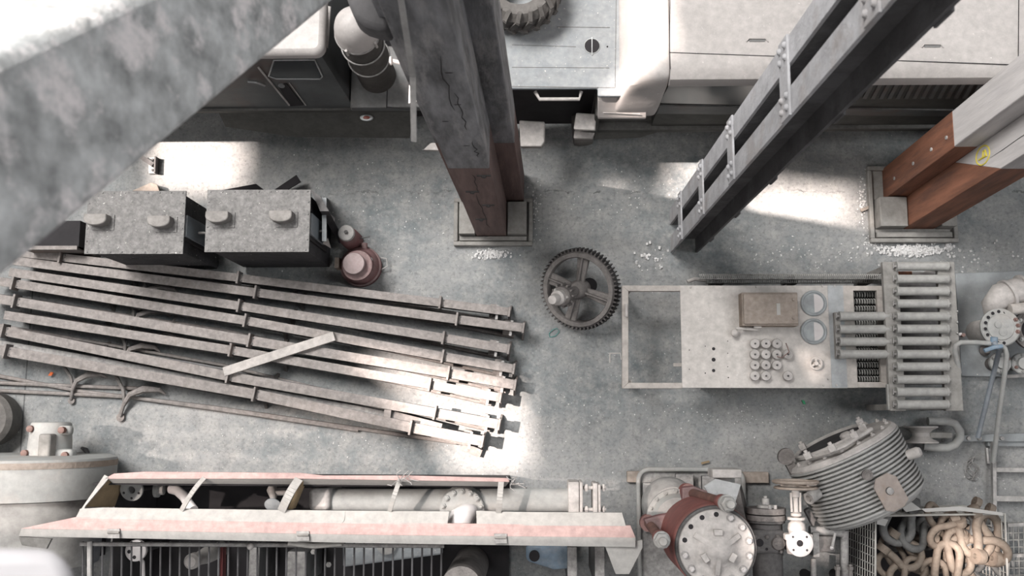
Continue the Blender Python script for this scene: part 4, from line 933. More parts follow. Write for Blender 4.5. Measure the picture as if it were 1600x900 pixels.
for x_, y_ in ((1254, 698), (1262, 712), (1344, 660), (1348, 668), (1300, 700), (1335, 680)):
    b = MB(); p_ = facept(x_, y_, .09); b.obox(p_, .04, .025, .04, q=q); b.cyl(p_+ax*.015, ax, .012, .02, 12); b.build('lug', castp, t, bevel=.004)
b = MB(); b.lathe([(.035, .04), (.035, .09), (.02, .10)], facept(1332, 700, 0), ax, 20); b.build('oil_cap', castp, t)
sidev = lambda a: q @ V((math.cos(a), math.sin(a), 0))
def side_pt(px, py, r):  # nearest angle on the drum whose projection hits the pixel column
    best = None
    for i in range(180):
        for j in range(21):
            a = 2*PI*i/180; z = -LM/2+LM*j/20; pp = dc+q @ V((r*math.cos(a), r*math.sin(a), z))
            if (q @ V((math.cos(a), math.sin(a), 0))).z < .05: continue
            u, v = proj(pp); e_ = (u-px)**2+(v-py)**2
            if best is None or e_ < best[0]: best = (e_, pp, sidev(a))
    return best[1], best[2]
pp, nn = side_pt(1388, 768, Rm)
q2 = V((0, 0, 1)).rotation_difference(nn)
# octagonal tag plate
e1 = ax; e2 = nn.cross(ax).normalized(); oc = pp+nn*.012
k = [(-.11, -.035), (-.085, -.075), (.05, -.075), (.09, -.04), (.09, .035), (.05, .07), (-.085, .07), (-.11, .035)]
b = MB(); b.hexa([oc+e1*a+e2*c for a, c in k], [oc+e1*a+e2*c+nn*.010 for a, c in k]); tg = b.build('cover_plate', mat('brown_cover', (.30, .25, .22), dust=.2, stain=(.36, .26, .20), bump=.3), t, bevel=.002)
b = MB(); b.lathe([(.022, .01), (.020, .022), (.008, .028)], oc, nn, 20); b.build('cover_knob', steel, tg)
pp, nn = side_pt(1354, 742, Rm); b = MB(); b.lathe([(.03, 0), (.03, .02), (.012, .022)], pp, nn, 20); b.tube(ring_pts(pp+nn*.02, .02, 14, V((0, 0, 1)).rotation_difference(nn)), .006, 6, True); b.build('eye_bolt', gear_m, t)
pp, nn = side_pt(1420, 709, Rm); b = MB(); b.lathe([(.03, -.01), (.03, .05), (.022, .065), (.001, .067)], pp, nn, 20); b.build('plug', castp, t)
pp, nn = side_pt(1276, 772, Rm); b = MB(); b.lathe([(.035, -.01), (.035, .07), (.02, .07), (.02, .03)], pp, nn, 20); b.build('pipe_stub', steel_pale, t)
# foot and lug at left
b = MB(); lg = P(1226, 712, .38); b.lathe([(.045, 0), (.05, .01), (.05, .03), (.014, .03)], lg, (.1, -.2, 1), 24); b.bar(lg+V((.0, -.0, .01)), P(1243, 742, .36), .05, .03); b.build('mounting_lug', gear_m, t)
b = MB(); b.obox(V((dc.x+.05, dc.y-.22, .03)), .5, .22, .06, .45); b.obox(V((dc.x, dc.y+.1, .02)), .4, .2, .04, .45); b.build('cradle', dark, t, bevel=.01)
b = MB(); b.tube([P(1352, 806, .15), P(1380, 798, .16), P(1412, 778, .12)], .022, 8); b.build('foot_rail', gear_m, t)

# ------------------------------------------------------------------ sunlit gate valve
t = thing('gate_valve', 'sunlit pale gate valve with thin handwheel and round holed flange', 'valve', P(1245, 800, 0))
zv = .60; wv_ = P(1243, 753, zv); fv = P(1250, 851, zv)
axv = V((0, 1, 0))
wheel_c = P(1243, 756, zv)
b = MB(); b.tube(ring_pts(wheel_c+V((0, .012, 0)), .122, 44, V((0, 0, 1)).rotation_difference(axv)), .009, 8, True); b.tube(ring_pts(wheel_c-V((0, .022, 0)), .116, 44, V((0, 0, 1)).rotation_difference(axv)), .007, 8, True)
for k in range(5):
    a = 2*PI*k/5; b.bar(wheel_c, wheel_c+V((.12*math.cos(a), 0, .12*math.sin(a))), .014, .014, up=(0, 1, 0))
b.build('handwheel', box_m, t)
c0 = V((P(1244, 800, zv).x, wheel_c.y, zv)); ly = lambda py: P(1245, py, zv).y-c0.y
b = MB(); b.lathe([(.014, ly(766)), (.022, ly(768)), (.022, ly(776)), (.014, ly(778)), (.013, ly(800)), (.03, ly(802)), (.03, ly(806)), (.016, ly(808)), (.016, ly(812))][::-1], c0, axv, 20); b.build('stem', castp, t)
b = MB()
for s_ in (-1, 1): b.tube([c0+V((s_*.026, ly(770), 0)), c0+V((s_*.024, ly(800), 0))], .007, 8)
b.build('yoke', castp, t)
b = MB(); b.lathe([(.05, ly(812)), (.05, ly(808))][::-1]+[], c0, axv, 20); b.build('gland_flange', castp, t)
b = MB(); b.lathe([(.04, ly(840)), (.045, ly(832)), (.05, ly(826)), (.045, ly(818)), (.028, ly(813))], c0, axv, 24); b.build('bonnet', castp, t)
b = MB(); b.obox(V((c0.x+.0, P(0, 829, zv).y, zv)), .155, .035, .09); b.build('body_flange', castp, t, bevel=.008)
b = MB(); b.lathe([(.05, ly(866)), (.058, ly(850)), (.05, ly(835))], V((c0.x, c0.y, zv-.03)), axv, 24); b.build('valve_body', castp, t)
fc = P(1250, 849, zv+.05)
b = MB(); b.lathe([(.072, -.02), (.074, -.016), (.074, 0), (.072, .004), (.0175, .004)], fc, (0, 0, 1), 44, cap=False); b.lathe([(.04, -.10), (.04, -.02)], fc, n=24); fl = b.build('round_flange', white_p, t)
b = MB(); b.lathe([(.018, .0045), (.001, .005)], fc+V((-.002, .001, 0)), (0, 0, 1), 20, cap=False); b.build('bore', black, fl)
for a in (.75, 2.4, 3.9, 5.5):
    b = MB(); b.lathe([(.0065, .004), (.001, .0055)], fc+V((.052*math.cos(a), .052*math.sin(a), 0)), n=12, cap=False); b.build('bolt_hole', black, fl)
b = MB(); b.cyl(V((c0.x, P(0, 850, .6).y, 0)), (0, 0, 1), .03, .55, 16); b.build('stand_pipe', dark, t)

# ------------------------------------------------------------------ red drum pump with tie rods
t = thing('red_pump', 'red drum pump with big bolted grey cover and two rusty tie rods', 'pump', P(1090, 820, 0))
dt = P(1120, 856, 1.08); db = V((dt.x-.0, dt.y+.0, .50)); rd = ps(57.5, 1.08)
rdr = rd*1.06
b = MB(); b.lathe([(rdr*1.0, .48), (rdr*1.05, .55), (rdr*1.05, .98), (rdr*1.04, 1.02), (rdr*.99, 1.04), (rdr*.96, 1.05)], (dt.x, dt.y, 0), n=72); b.build('red_drum', red_m, t)
b = MB(); b.lathe([(rdr*1.0, 1.035), (rdr*1.02, 1.05), (rdr*1.0, 1.06), (rd*.985, 1.06)], (dt.x, dt.y, 0), n=72); b.build('drum_rim', dark, t)
b = MB(); b.lathe([(rd*.985, 1.05), (rd*.985, 1.08), (rd*.96, 1.085), (rd*.68, 1.085), (rd*.52, 1.095), (rd*.36, 1.13), (rd*.2, 1.15), (.002, 1.155)], (dt.x, dt.y, 0), n=72); cover = b.build('bolted_cover', castp, t)
for i in range(14):
    a = 2*PI*i/14+.22; pt = V((dt.x+rd*.86*math.cos(a), dt.y+rd*.86*math.sin(a), 1.085))
    b = MB()
    if i in (3, 4, 5, 6, 9): b.lathe([(.013, 0), (.013, .001)], pt, n=16); b.build('bolt_hole', black, cover)
    else: b.lathe([(.021, 0), (.021, .002)], pt, n=18); b.build('bolt_washer', steel, cover); b = MB(); b.hexnut(pt+V((0, 0, .002)), (0, 0, 1), .014, .028); b.build('bolt', white_p, cover)
for dg in (30, 150, 268):
    a = math.radians(dg); b = MB(); d_ = V((math.cos(a), math.sin(a), 0)); b.hexa([V((dt.x, dt.y, 1.08))+d_*r_+V((-d_.y, d_.x, 0))*s_ for r_, s_ in ((rd*.2, -.012), (rd*.68, -.012), (rd*.68, .012), (rd*.2, .012))], [V((dt.x, dt.y, 1.10+.05*(1 if r_ < rd*.5 else 0)))+d_*r_+V((-d_.y, d_.x, 0))*s_ for r_, s_ in ((rd*.2, -.012), (rd*.68, -.012), (rd*.68, .012), (rd*.2, .012))]); b.build('rib', castp, cover)
for dg in (90, 212, 330):
    a = math.radians(dg); b = MB(); b.obox(V((dt.x+rd*.42*math.cos(a), dt.y+rd*.42*math.sin(a), 1.12)), .045, .03, .04, a+PI/2); b.build('pad', castp, cover, bevel=.003)
# tie rods with nuts
for (bx_, by_, tx_, ty_) in ((1072, 768, 1141, 788), (1012, 816, 1036, 846)):
    p_ = P(bx_, by_, .35); q_ = P(tx_, ty_, 1.16); k_ = (q_-p_).normalized()
    b = MB(); b.tube([p_, q_-k_*.06], .027, 20); b.build('tie_rod', rust, t)
    b = MB(); b.lathe([(.034, -.16), (.040, -.15), (.040, -.09), (.034, -.08)], q_, k_, 28); b.build('collar', red_m, t)
    b = MB(); b.lathe([(.040, -.08), (.044, -.07), (.044, -.05)], q_, k_, 28); b.lathe([(.040, -.05), (.040, -.015), (.034, -.01)], q_, k_, 6); b.lathe([(.022, -.02), (.022, .015), (.018, .02)], q_, k_, 24); b.build('rod_nut', tankp, t)
    b = MB(); b.lathe([(.05, 0), (.05, .05)], p_, k_, 24); b.build('rod_socket', red_m, t)
b = MB(); b.slab([P(1006, 812, .55), P(1028, 806, .55), P(1060, 800, .55), P(1064, 830, .55), P(1020, 835, .55)], .08); b.slab([P(1066, 762, .5), P(1085, 760, .5), P(1125, 775, .5), P(1110, 800, .5), P(1066, 792, .5)], .08); b.build('rod_bridge', redbrown, t, bevel=.01)
# flange ring and cone behind the drum
c_ = P(1058, 812, .42); b = MB(); b.lathe([(.175, 0), (.175, .03), (.15, .035), (.13, .10)], (c_.x, c_.y, .36), n=56); fl = b.build('ring_flange', tankp, t)
for i in range(16):
    a = 2*PI*i/16; b = MB(); b.hexnut(V((c_.x+.162*math.cos(a), c_.y+.162*math.sin(a), .39)), (0, 0, 1), .012, .02); b.build('bolt', tankp, fl)
c_ = P(1048, 790, .2); b = MB(); b.lathe([(.16, .06), (.17, .12), (.16, .22), (.12, .30)], (c_.x, c_.y, 0), n=48); b.build('housing', steel_pale, t)
b = MB(); b.slab([P(1036, 757, .25), P(1049, 753, .25), P(1062, 764, .25), P(1068, 790, .25), P(1030, 790, .25)], .18); b.build('bracket_arm', tankp, t, bevel=.01)
b = MB(); b.slab(PP([(1100, 760), (1118, 748), (1158, 757), (1142, 808), (1125, 800)], .72), .02); b.build('bent_cover', mat('chipped_cover', (.42, .43, .43), stain=(.10, .10, .11), stain_amt=.9, scale=6, bump=.1), t, bevel=.003)
b = MB(); b.obox(P(1132, 739, .42), .17, .05, .16); fl = b.build('pipe_flange', castp, t, bevel=.006)
b = MB(); b.cyl(P(1132, 760, .36), (0, 1, 0), .06, .09, 24); b.build('pipe_neck', tankp, t)
b = MB(); b.lathe([(.12, 0), (.125, .02), (.12, .05)], P(1150, 790, .40), (1, .2, .3), 36); fl = b.build('side_flange', gear_m, t)
b = MB(); b.cyl((dt.x, dt.y, 0), (0, 0, 1), rd*.8, .5, 40); b.build('pedestal', dark, t)
for (x_, y_) in ((1012, 790), (1069, 752), (1110, 755)):
    b = MB(); s_ = (.06, .28) if x_ == 1012 else (.11, .09); b.obox(P(x_, y_, .10), s_[0], s_[1], .05); b.build('mount_block', steel, t, bevel=.004)
# tray under pump and plank
t = thing('pump_tray', 'rounded steel tray with raised rim under the red pump', 'tray', P(1080, 780, 0))
def rrect(x0, y0, x1, y1, r, n=6):
    out = []
    for cx, cy, a0 in ((x1-r, y1-r, 0), (x0+r, y1-r, PI/2), (x0+r, y0+r, PI), (x1-r, y0+r, 3*PI/2)):
        out += [(cx+r*math.cos(a0+PI/2*i/n), cy+r*math.sin(a0+PI/2*i/n)) for i in range(n+1)]
    return out
a_ = P(1000, 950, .06); c_ = P(1160, 734, .06)
b = MB(); b.prism(rrect(a_.x, a_.y, c_.x, c_.y, .07), .035, .05); b.build('tray_floor', steel, t)
b = MB(); b.tube([(x, y, .075) for x, y in rrect(a_.x, a_.y, c_.x, c_.y, .07)], .015, 8, True); b.build('tray_rim', tankp, t, ang=60)
o = MB().box(P(970, 0, .03).x, P(1176, 0, .03).x, P(0, 748, .03).y, P(0, 731, .03).y, 0, .034).build('support_plank', box_m, None, bevel=.004); tag(o, 'dusty plank on the floor under the far edge of the pump tray', 'plank')

# dark cylinder pump beside
t = thing('cylinder_pump', 'dark grey stepped cylinder pump between the red pump and the sunlit valve', 'pump', P(1198, 830, 0))
zt_ = .62; c_ = P(1198, 806, zt_)
yb = lambda py: P(1198, py, .55)
ax = (0, 1, 0); o_ = V((P(1198, 840, .5).x, 0, .5)); Y = lambda py: P(1198, py, .5).y
b = MB(); b.lathe([(.085, Y(900)), (.085, Y(868)), (.09, Y(866)), (.09, Y(818)), (.105, Y(816)), (.105, Y(812)), (.08, Y(811)), (.08, Y(810))], o_, ax, 40); b.build('cylinder', dark, t)
for (p0_, p1_, r_) in ((812, 804, .112), (802, 793, .112)):
    b = MB(); b.lathe([(r_, Y(p0_)), (r_, Y(p1_))], o_, ax, 40); b.build('flange', gear_m, t)
b = MB(); b.lathe([(.05, Y(795)), (.05, Y(789)), (.022, Y(788)), (.022, Y(779)), (.01, Y(778)), (.01, Y(775))], o_, ax, 20); b.build('top_spindle', steel_pale, t)
for x_ in (1176, 1184, 1218):
    b = MB(); b.lathe([(.010, Y(795)), (.010, Y(787))], (P(x_, 0, .58).x, 0, .58), ax, 10); b.build('stud', steel_pale, t)
b = MB(); cc = P(1200, 846, .52); a0 = P(1176, 866, .60); a1 = P(1226, 828, .60); b.box(a0.x, a1.x, a0.y, a1.y, .0, .60); vp = b.build('valve_chest', dark, t, bevel=.02)
for (x_, y_, r_) in ((1187, 848, .022), (1198, 858, .008)):
    b = MB(); b.lathe([(r_, 0), (r_, .001)], P(x_, y_, .601), n=20); b.build('port', black, vp)
b = MB(); b.lathe([(.04, 0), (.035, .012), (.02, .02)], P(1216, 849, .60), n=24); b.build('port_cover', gear_m, vp)
for (x_, y_) in ((1179, 838), (1198, 839), (1214, 838), (1178, 860), (1220, 862), (1216, 840)):
    b = MB(); b.hexnut(P(x_, y_, .60), (0, 0, 1), .010, .015); b.build('bolt', gear_m, vp)
# pipework behind the valve
t = thing('pipework', 'dark steel pipework with square valve and rod behind the sunlit valve', 'pipe', P(1300, 860, 0))
z = .40
b = MB(); b.tube([P(1265, 829, z), P(1300, 830, z), P(1318, 833, z)], .028, 12); b.build('cross_pipe', steel, t)
b = MB(); b.tube([P(1319, 828, z), P(1319, 864, z-.02), P(1319, 905, z-.1)], .026, 12); b.build('down_pipe', steel, t)
b = MB(); b.obox(P(1288, 849, z), .10, .09, .09); b.build('valve_box', gear_m, t, bevel=.01)
b = MB(); b.obox(P(1272, 850, z), .04, .14, .09); b.tube([P(1271, 872, z), P(1271, 905, z)], .018, 10); b.build('union', steel, t, bevel=.006)
b = MB(); b.tube([P(1305, 833, z+.06), P(1300, 856, z+.06)], .008, 8); b.build('lever', steel_pale, t); b = MB(); b.lathe([(.002, -.012), (.012, 0), (.002, .012)], P(1300, 856, z+.06), n=14); b.build('lever_ball', white_p, t)
for x_ in (1309, 1329):
    b = MB(); b.tube([P(x_, 905, z), P(x_, 886, z)], .013, 8); b.hexnut(P(x_, 890, z), (0, 1, 0), .02, .03); b.build('stud', gear_m, t)
b = MB(); b.box(P(1306, 0, z).x, P(1334, 0, z).x, P(0, 915, z).y, P(0, 897, z).y, z-.1, z+.02); b.build('flange', gear_m, t)
for (x_, y_) in ((1271, 905), (1319, 905)):
    b = MB(); c_ = P(x_, y_, .2); b.cyl((c_.x, c_.y, 0), (0, 0, 1), .03, .36, 12); b.build('post', dark, t)

# ------------------------------------------------------------------ wire basket full of shackles
zb_ = .52
t = thing('wire_basket', 'welded wire mesh basket holding rusty shackles at lower right', 'basket', P(1460, 870, 0))
c = [P(1368, 806, zb_), P(1570, 803, zb_), P(1578, 990, zb_), P(1367, 990, zb_)]
def mesh_wall(a, b_, name, nx, nz, m_=wire_m, lean=0):
    b = MB(); r_ = .0028
    for i in range(nx+1):
        p_ = a.lerp(b_, i/nx); b.tube([(p_.x, p_.y, .02), (p_.x, p_.y, zb_)], r_, 4)
    for j in range(nz+1):
        z = .02+(zb_-.02)*j/nz; b.tube([(a.x, a.y, z), (b_.x, b_.y, z)], r_, 4)
    b.build(name, m_, t)
mesh_wall(c[0], c[3], 'left_mesh', 14, 12); mesh_wall(c[0], c[1], 'back_mesh', 18, 12); mesh_wall(c[1], c[2], 'right_mesh', 14, 12)
b = MB(); b.tube([c[3], c[0], c[1], c[2]], .008, 8); b.build('rim_wire', wire_m, t)
b = MB(); b.box(c[0].x+.01, c[1].x-.01, c[3].y, c[0].y-.01, .0, .02); b.build('basket_floor', black, t)
def strip(pts, z, name, lb, m_=card_m):
    o = MB().slab(PP(pts, z), .006).build(name, m_); tag(o, lb, 'scrap metal'); return o
strip([(1404, 787), (1425, 785), (1440, 796), (1416, 800)], zb_+.02, 'sheet_scrap', 'small pale sheet scrap on the basket edge below the ribbed motor')
strip([(1440, 795), (1500, 791), (1566, 801), (1568, 806), (1500, 798), (1446, 800)], zb_+.02, 'sheet_strip', 'long pale sheet strip on the far rim of the wire basket')
strip([(1371, 808), (1388, 812), (1383, 822), (1370, 819)], zb_+.02, 'sheet_tab', 'small pale folded tab on the near left corner of the wire basket rim')
# shackle / link kinds
def shackle_mesh(m_, s=1.0):
    root = thing('shackle', 'x', 'shackle', (0, 0, 0), 'shackles piled in the wire basket')
    b = MB(); R_ = .060*s; r_ = .018*s
    pts = [(-R_*.75, -.10*s, 0), (-R_*.8, -.05*s, 0)]+[(R_*math.cos(PI-PI*i/10), R_*math.sin(PI-PI*i/10), 0) for i in range(11)]+[(R_*.8, -.05*s, 0), (R_*.75, -.10*s, 0)]
    b.tube(pts, [r_]*len(pts), 12); b.build('bow', m_, root, ang=60)
    for sx_ in (-1, 1):
        b = MB(); b.lathe([(.010*s, -.018*s), (.032*s, -.018*s), (.034*s, 0), (.032*s, .018*s), (.010*s, .018*s), (.010*s, -.018*s)], (sx_*R_*.75, -.115*s, 0), (1, 0, 0), 20, cap=False); b.build('eye', m_, root)
    return root
def link_mesh(m_, s=1.0):
    root = thing('chain_link', 'x', 'chain link', (0, 0, 0), 'chain links piled in the wire basket')
    b = MB(); R_ = .05*s; L_ = .05*s
    pts = [(R_*math.cos(a), R_*math.sin(a)+L_, 0) for a in [PI*i/8 for i in range(9)]]+[(R_*math.cos(a), R_*math.sin(a)-L_, 0) for a in [PI+PI*i/8 for i in range(9)]]
    b.tube(pts, .018*s, 12, True); b.build('ring', m_, root, ang=60); return root
rl = random.Random(11)
PILE = [ # px, py, z, kind, size, spin, material, label
 (1402, 826, .42, 's', 1.35, 2.9, 'g', 'largest grey shackle at the far left corner of the basket'),
 (1425, 838, .40, 's', 1.25, 2.6, 'g', 'grey shackle right of the largest grey one in the basket'),
 (1420, 868, .40, 's', 1.2, -2.2, 'r', 'brown shackle with a round eye left of the basket middle'),
 (1395, 862, .30, 'l', .9, .4, 'r', 'dark brown link low on the left side of the basket'),
 (1385, 882, .34, 's', 1.0, 1.0, 'r', 'brown shackle at the lower left inside the basket'),
 (1430, 888, .40, 's', 1.0, -.4, 'r', 'brown shackle with its eye up at the bottom left of the basket'),
 (1448, 862, .36, 'l', 1.1, .9, 'r', 'long brown link slanting left of the sunlit centre of the pile'),
 (1460, 890, .42, 's', 1.0, .3, 'r', 'tan shackle at the bottom middle of the basket'),
 (1465, 812, .40, 'l', 1.1, 1.1, 'r', 'tan link against the back mesh left of centre'),
 (1486, 820, .44, 's', 1.05, -.5, 'r', 'tan shackle against the back mesh in the centre'),
 (1448, 820, .34, 's', .95, 2.2, 'g', 'dull grey shackle behind the tan link at the back mesh'),
 (1470, 838, .48, 's', 1.1, 1.9, 'r', 'sunlit shackle with eye pointing to the basket centre'),
 (1505, 828, .42, 'l', .95, -.3, 'g', 'grey link right of centre near the back mesh'),
 (1520, 812, .42, 's', .95, 2.7, 'r', 'brown shackle near the back mesh right of centre'),
 (1543, 826, .48, 's', 1.4, -.15, 'r', 'large tan bow shackle at the right far corner'),
 (1525, 846, .48, 's', 1.35, 3.5, 'r', 'large pale bow shackle right of the centre of the pile'),
 (1498, 862, .46, 'l', 1.25, .15, 'r', 'bright upright link in the sun patch at the centre'),
 (1480, 882, .48, 'l', 1.2, -.2, 'r', 'brightest oval link below the centre of the pile'),
 (1550, 862, .48, 's', 1.35, -1.4, 'r', 'pale shackle opening left at the right mesh wall'),
 (1515, 872, .36, 'l', 1.0, 1.3, 'g', 'grey link under the pale shackles right of centre'),
 (1535, 888, .38, 's', 1.0, .8, 'g', 'grey shackle at the bottom right of the basket'),
 (1503, 898, .36, 'l', .95, .6, 'r', 'brown link at the bottom edge right of centre'),
 (1405, 900, .36, 's', 1.1, 1.4, 'r', 'brown shackle cut by the bottom edge at left'),
 (1442, 845, .28, 'l', .9, 1.6, 'g', 'dark link deep under the pile left of centre'),
 (1408, 845, .26, 'l', .9, -.8, 'g', 'dark link deep under the grey shackles at left'),
 (1490, 845, .30, 'l', .9, .8, 'r', 'brown link deep under the centre of the pile'),
 (1530, 830, .28, 's', .95, 1.7, 'g', 'grey shackle lying deep at the right of the pile'),
 (1465, 905, .30, 'l', 1.0, 1.5, 'r', 'brown link cut by the bottom edge in the middle'),
]
protos = {}
for px, py, z, k, s_, sp_, mm, lb in PILE:
    key = (k, mm)
    if key not in protos: protos[key] = (shackle_mesh if k == 's' else link_mesh)(chain_m if mm == 'r' else chain_g); o = protos[key]
    else: o = copy_tree(protos[key])
    o.location = P(px, py, z); o.scale = (s_, s_, s_)
    o.rotation_euler = (rl.uniform(-.55, .55), rl.uniform(-.55, .55), sp_)
    o['label'] = lb; o['category'] = 'shackle' if k == 's' else 'chain link'
for _k, o in protos.items():
    for ch in o.children: ch.matrix_parent_inverse = Matrix.Identity(4)
# pieces right of the basket
t = thing('mesh_panel', 'wire mesh panel on the floor in the lower right corner', 'mesh', P(1595, 850, 0))
b = MB()
for i in range(8): b.bar(P(1575+i*8, 815, .1), P(1577+i*8, 915, .1), .004, .004)
for j in range(9): b.bar(P(1573, 822+j*11, .1), P(1645, 820+j*11, .1), .004, .004)
b.build('mesh', wire_m, t)
b = MB(); b.bar(P(1573, 820, .12), P(1645, 818, .12), .02, .03); b.bar(P(1573, 868, .12), P(1645, 866, .12), .02, .03); b.build('frame_bar', steel_pale, t)
for x_ in (1578, 1620):
    for y_ in (820, 900):
        b = MB(); c_ = P(x_, y_, .1); b.box(c_.x-.01, c_.x+.01, c_.y-.01, c_.y+.01, 0, .1); b.build('foot', steel, t)

# ------------------------------------------------------------------ bottom: boarded machine trough
t = thing('boarded_trough', 'long open machine casing with faded pink boards and barred front along the bottom edge', 'machine casing', P(520, 800, 0))
Z1 = .95
def quad(pts, m_, nm, th=.012, bev=.001): return MB().slab([P(x, y, z) for x, y, z in pts], th).build(nm, m_, t, bevel=bev)
quad([(157, 751, Z1), (178, 740, Z1), (226, 737, Z1), (470, 739, Z1), (505, 743, Z1), (640, 743, Z1), (795, 747, Z1), (796, 753, Z1), (470, 748, Z1), (168, 748, Z1)], pink_m, 'back_board')
quad([(168, 748, Z1-.004), (470, 748.5, Z1-.004), (796, 752.5, Z1-.004), (790, 760, .90), (470, 757, .90), (176, 755, .90)], pale_m, 'back_fascia', .02)
quad([(118, 808, Z1), (163, 742, Z1), (171, 746, Z1), (133, 791, Z1), (130, 800, Z1)], pale_m, 'end_trim')
quad([(133, 792, .93), (170, 747, .93), (190, 758, .70), (178, 792, .70)], tan, 'end_board')
# arched ribs
def rib(x0, y0, x1, y1, wd, bow, m_=pale_m):
    n_ = 10; pts = []
    for i in range(n_+1):
        u = i/n_; pts.append(P(x0+(x1-x0)*u-bow*math.sin(PI*u*.5)*(1-u)*2, y0+(y1-y0)*u, Z1+.05*math.sin(PI*u)))
    b = MB()
    for i in range(n_): b.bar(pts[i], pts[i+1], wd, .012, up=(0, 0, 1))
    return b.build('arched_rib', m_, t)
rib(319, 747, 284, 797, .024, 4); rib(467, 749, 440, 798, .045, 3); rib(625, 750, 609, 798, .024, 1); rib(783, 754, 779, 800, .030, 0)
quad([(470, 752, .93), (474, 752, .93), (456, 796, .93), (449, 796, .93)], tan, 'rib_board', .08)
quad([(125, 795, Z1), (160, 793, Z1), (283, 795, Z1), (540, 798, Z1), (538, 813, .97), (534, 818, .97), (118, 810, .97)], pale_m, 'front_plate')
quad([(540, 798, Z1), (702, 799, Z1), (699, 820, .97), (535, 818, .97)], pale_m, 'front_plate')
quad([(744, 798, Z1), (805, 800, Z1), (972, 801, Z1), (978, 822, .97), (745, 821, .97)], pale_m, 'front_plate')
quad([(118, 808, .968), (535, 816, .968), (985, 821, .968), (993, 840, .985), (590, 836, .985), (32, 826, .985)], pink_m, 'front_board')
quad([(34, 825, .984), (592, 835.5, .984), (993, 840, .984), (993, 855, .97), (590, 849, .97), (29, 838, .97)], pale_m, 'front_fascia', .02)
for x_, y_ in ((177, 832), (473, 836), (782, 840)):
    b = MB(); b.slab(PP([(x_-10, y_-6), (x_+10, y_-6), (x_+10, y_+9), (x_-10, y_+9)], .992), .006); hg = b.build('hinge', steel, t)
    b = MB(); b.tube([P(x_-9, y_, .997), P(x_+9, y_, .997)], .006, 8); b.build('hinge_pin', tray_m, hg)
quad([(945, 852, .96), (1004, 844, .96), (1004, 856, .96), (983, 897, .90), (962, 897, .90)], pale_m, 'end_bracket', .03)
quad([(29, 838, .96), (80, 842, .96), (72, 858, .93), (34, 852, .93)], tray_m, 'end_bracket', .02)
# casing walls and pan added near-black, so the opening reads as deep shade
zt_ = .90
def P2(x, y, z): v = P(x, y, z); return (v.x, v.y)
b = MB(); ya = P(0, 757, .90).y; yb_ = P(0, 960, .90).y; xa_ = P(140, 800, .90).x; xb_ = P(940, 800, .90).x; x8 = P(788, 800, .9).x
b.box(xa_, x8, ya, ya+.01, .0, .885); b.build('shade_rear_panel', black, t)
b = MB(); b.box(xa_, x8, yb_, ya, .02, .03); b.build('shade_bottom_pan', black, t)
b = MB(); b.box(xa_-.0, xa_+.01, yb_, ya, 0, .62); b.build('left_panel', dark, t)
# barred front grille
gz = .80; gx0, gx1 = 130, 690
for i in range(38):
    x_ = gx0+(gx1-gx0)*i/37
    if 575 < x_ < 1: continue
    b = MB(); b.tube([P(x_, 846, gz), P(x_-1, 925, gz)], .0055, 6); b.build('grille_bar', riv_dark, t)
b = MB(); b.tube([P(126, 850, gz), P(694, 853, gz)], .012, 8); b.build('grille_rail', steel, t)
b = MB(); b.tube([P(140, 846, gz+.02), P(140, 925, gz+.02)], .014, 8); b.build('grille_post', steel_pale, t)
b = MB(); b.lathe([(.002, -.019), (.014, -.013), (.019, 0), (.014, .013), (.002, .019)], P(391, 854, .84), n=18); b.build('ball_knob', castp, t, ang=60)
b = MB(); b.tube([P(450, 848, .93), P(490, 853, .90), P(535, 849, .93)], .016, 8); b.build('curved_lip', tray_m, t)
# wire tangles on the rim
def sprig(x_, y_, lb, n_=9, m_=steel):
    b = MB(); rr_ = random.Random(int(x_))
    for k in range(n_):
        p_ = [P(x_, y_, Z1+.02)]; 
        for j in range(3): p_.append(p_[-1]+V((rr_.uniform(-.03, .045), rr_.uniform(-.02, .035), rr_.uniform(-.005, .02))))
        b.tube(p_, .0028, 5)
    tag(b.build('wire_sprig', m_), lb, 'wire', 'frayed wire ends on the trough rim')
sprig(625, 750, 'frayed wire bunch tied on the third rib of the pink boarded casing'); sprig(800, 757, 'frayed wire bunch at the right end of the back pink board')
# things inside
t = thing('flanged_pipe', 'large pale blue grey pipe with square end flanges inside the boarded casing', 'pipe', P(720, 780, 0))
zp = .70; a_ = P(505, 783, zp); c_ = P(893, 782, zp); rp = ps(18.5, zp+.07)
b = MB(); b.cyl(a_, c_-a_, rp, (c_-a_).length, 40); b.build('pipe_barrel', tankp, t)
for x0_, x1_, y0_, y1_ in ((888, 905, 753, 802), (906, 911, 753, 802), (927, 934, 755, 802), (935, 939, 757, 802)):
    b = MB(); pbox(b, x0_, y0_, x1_, y1_, zp-.1, zp+.10); b.build('end_flange', castp, t, bevel=.006)
for yy in (762, 796):
    b = MB(); b.tube([P(900, yy, zp+.06), P(944, yy, zp+.06)], .010, 10); b.hexnut(P(913, yy, zp+.06), (1, 0, 0), .022, .03); b.hexnut(P(941, yy, zp+.06), (1, 0, 0), .022, .02); b.build('flange_bolt', castp, t)
b = MB(); pbox(b, 481, 763, 516, 798, zp-.25, zp+.10); b.build('saddle_block', castp, t, bevel=.025)
cp = P(722, 797, zp+.08)
b = MB(); b.lathe([(.125, -.06), (.125, .0), (.12, .006), (.06, .01)], cp, (0, -.25, 1), 40); b.build('branch_flange', tankp, t)
for i in range(7):
    a = .25+i*.44; b = MB(); b.hexnut(cp+V((.108*math.cos(a), .108*math.sin(a), .028*math.sin(a)+.004)), (0, -.2, 1), .016, .02); b.build('bolt', tankp, t)
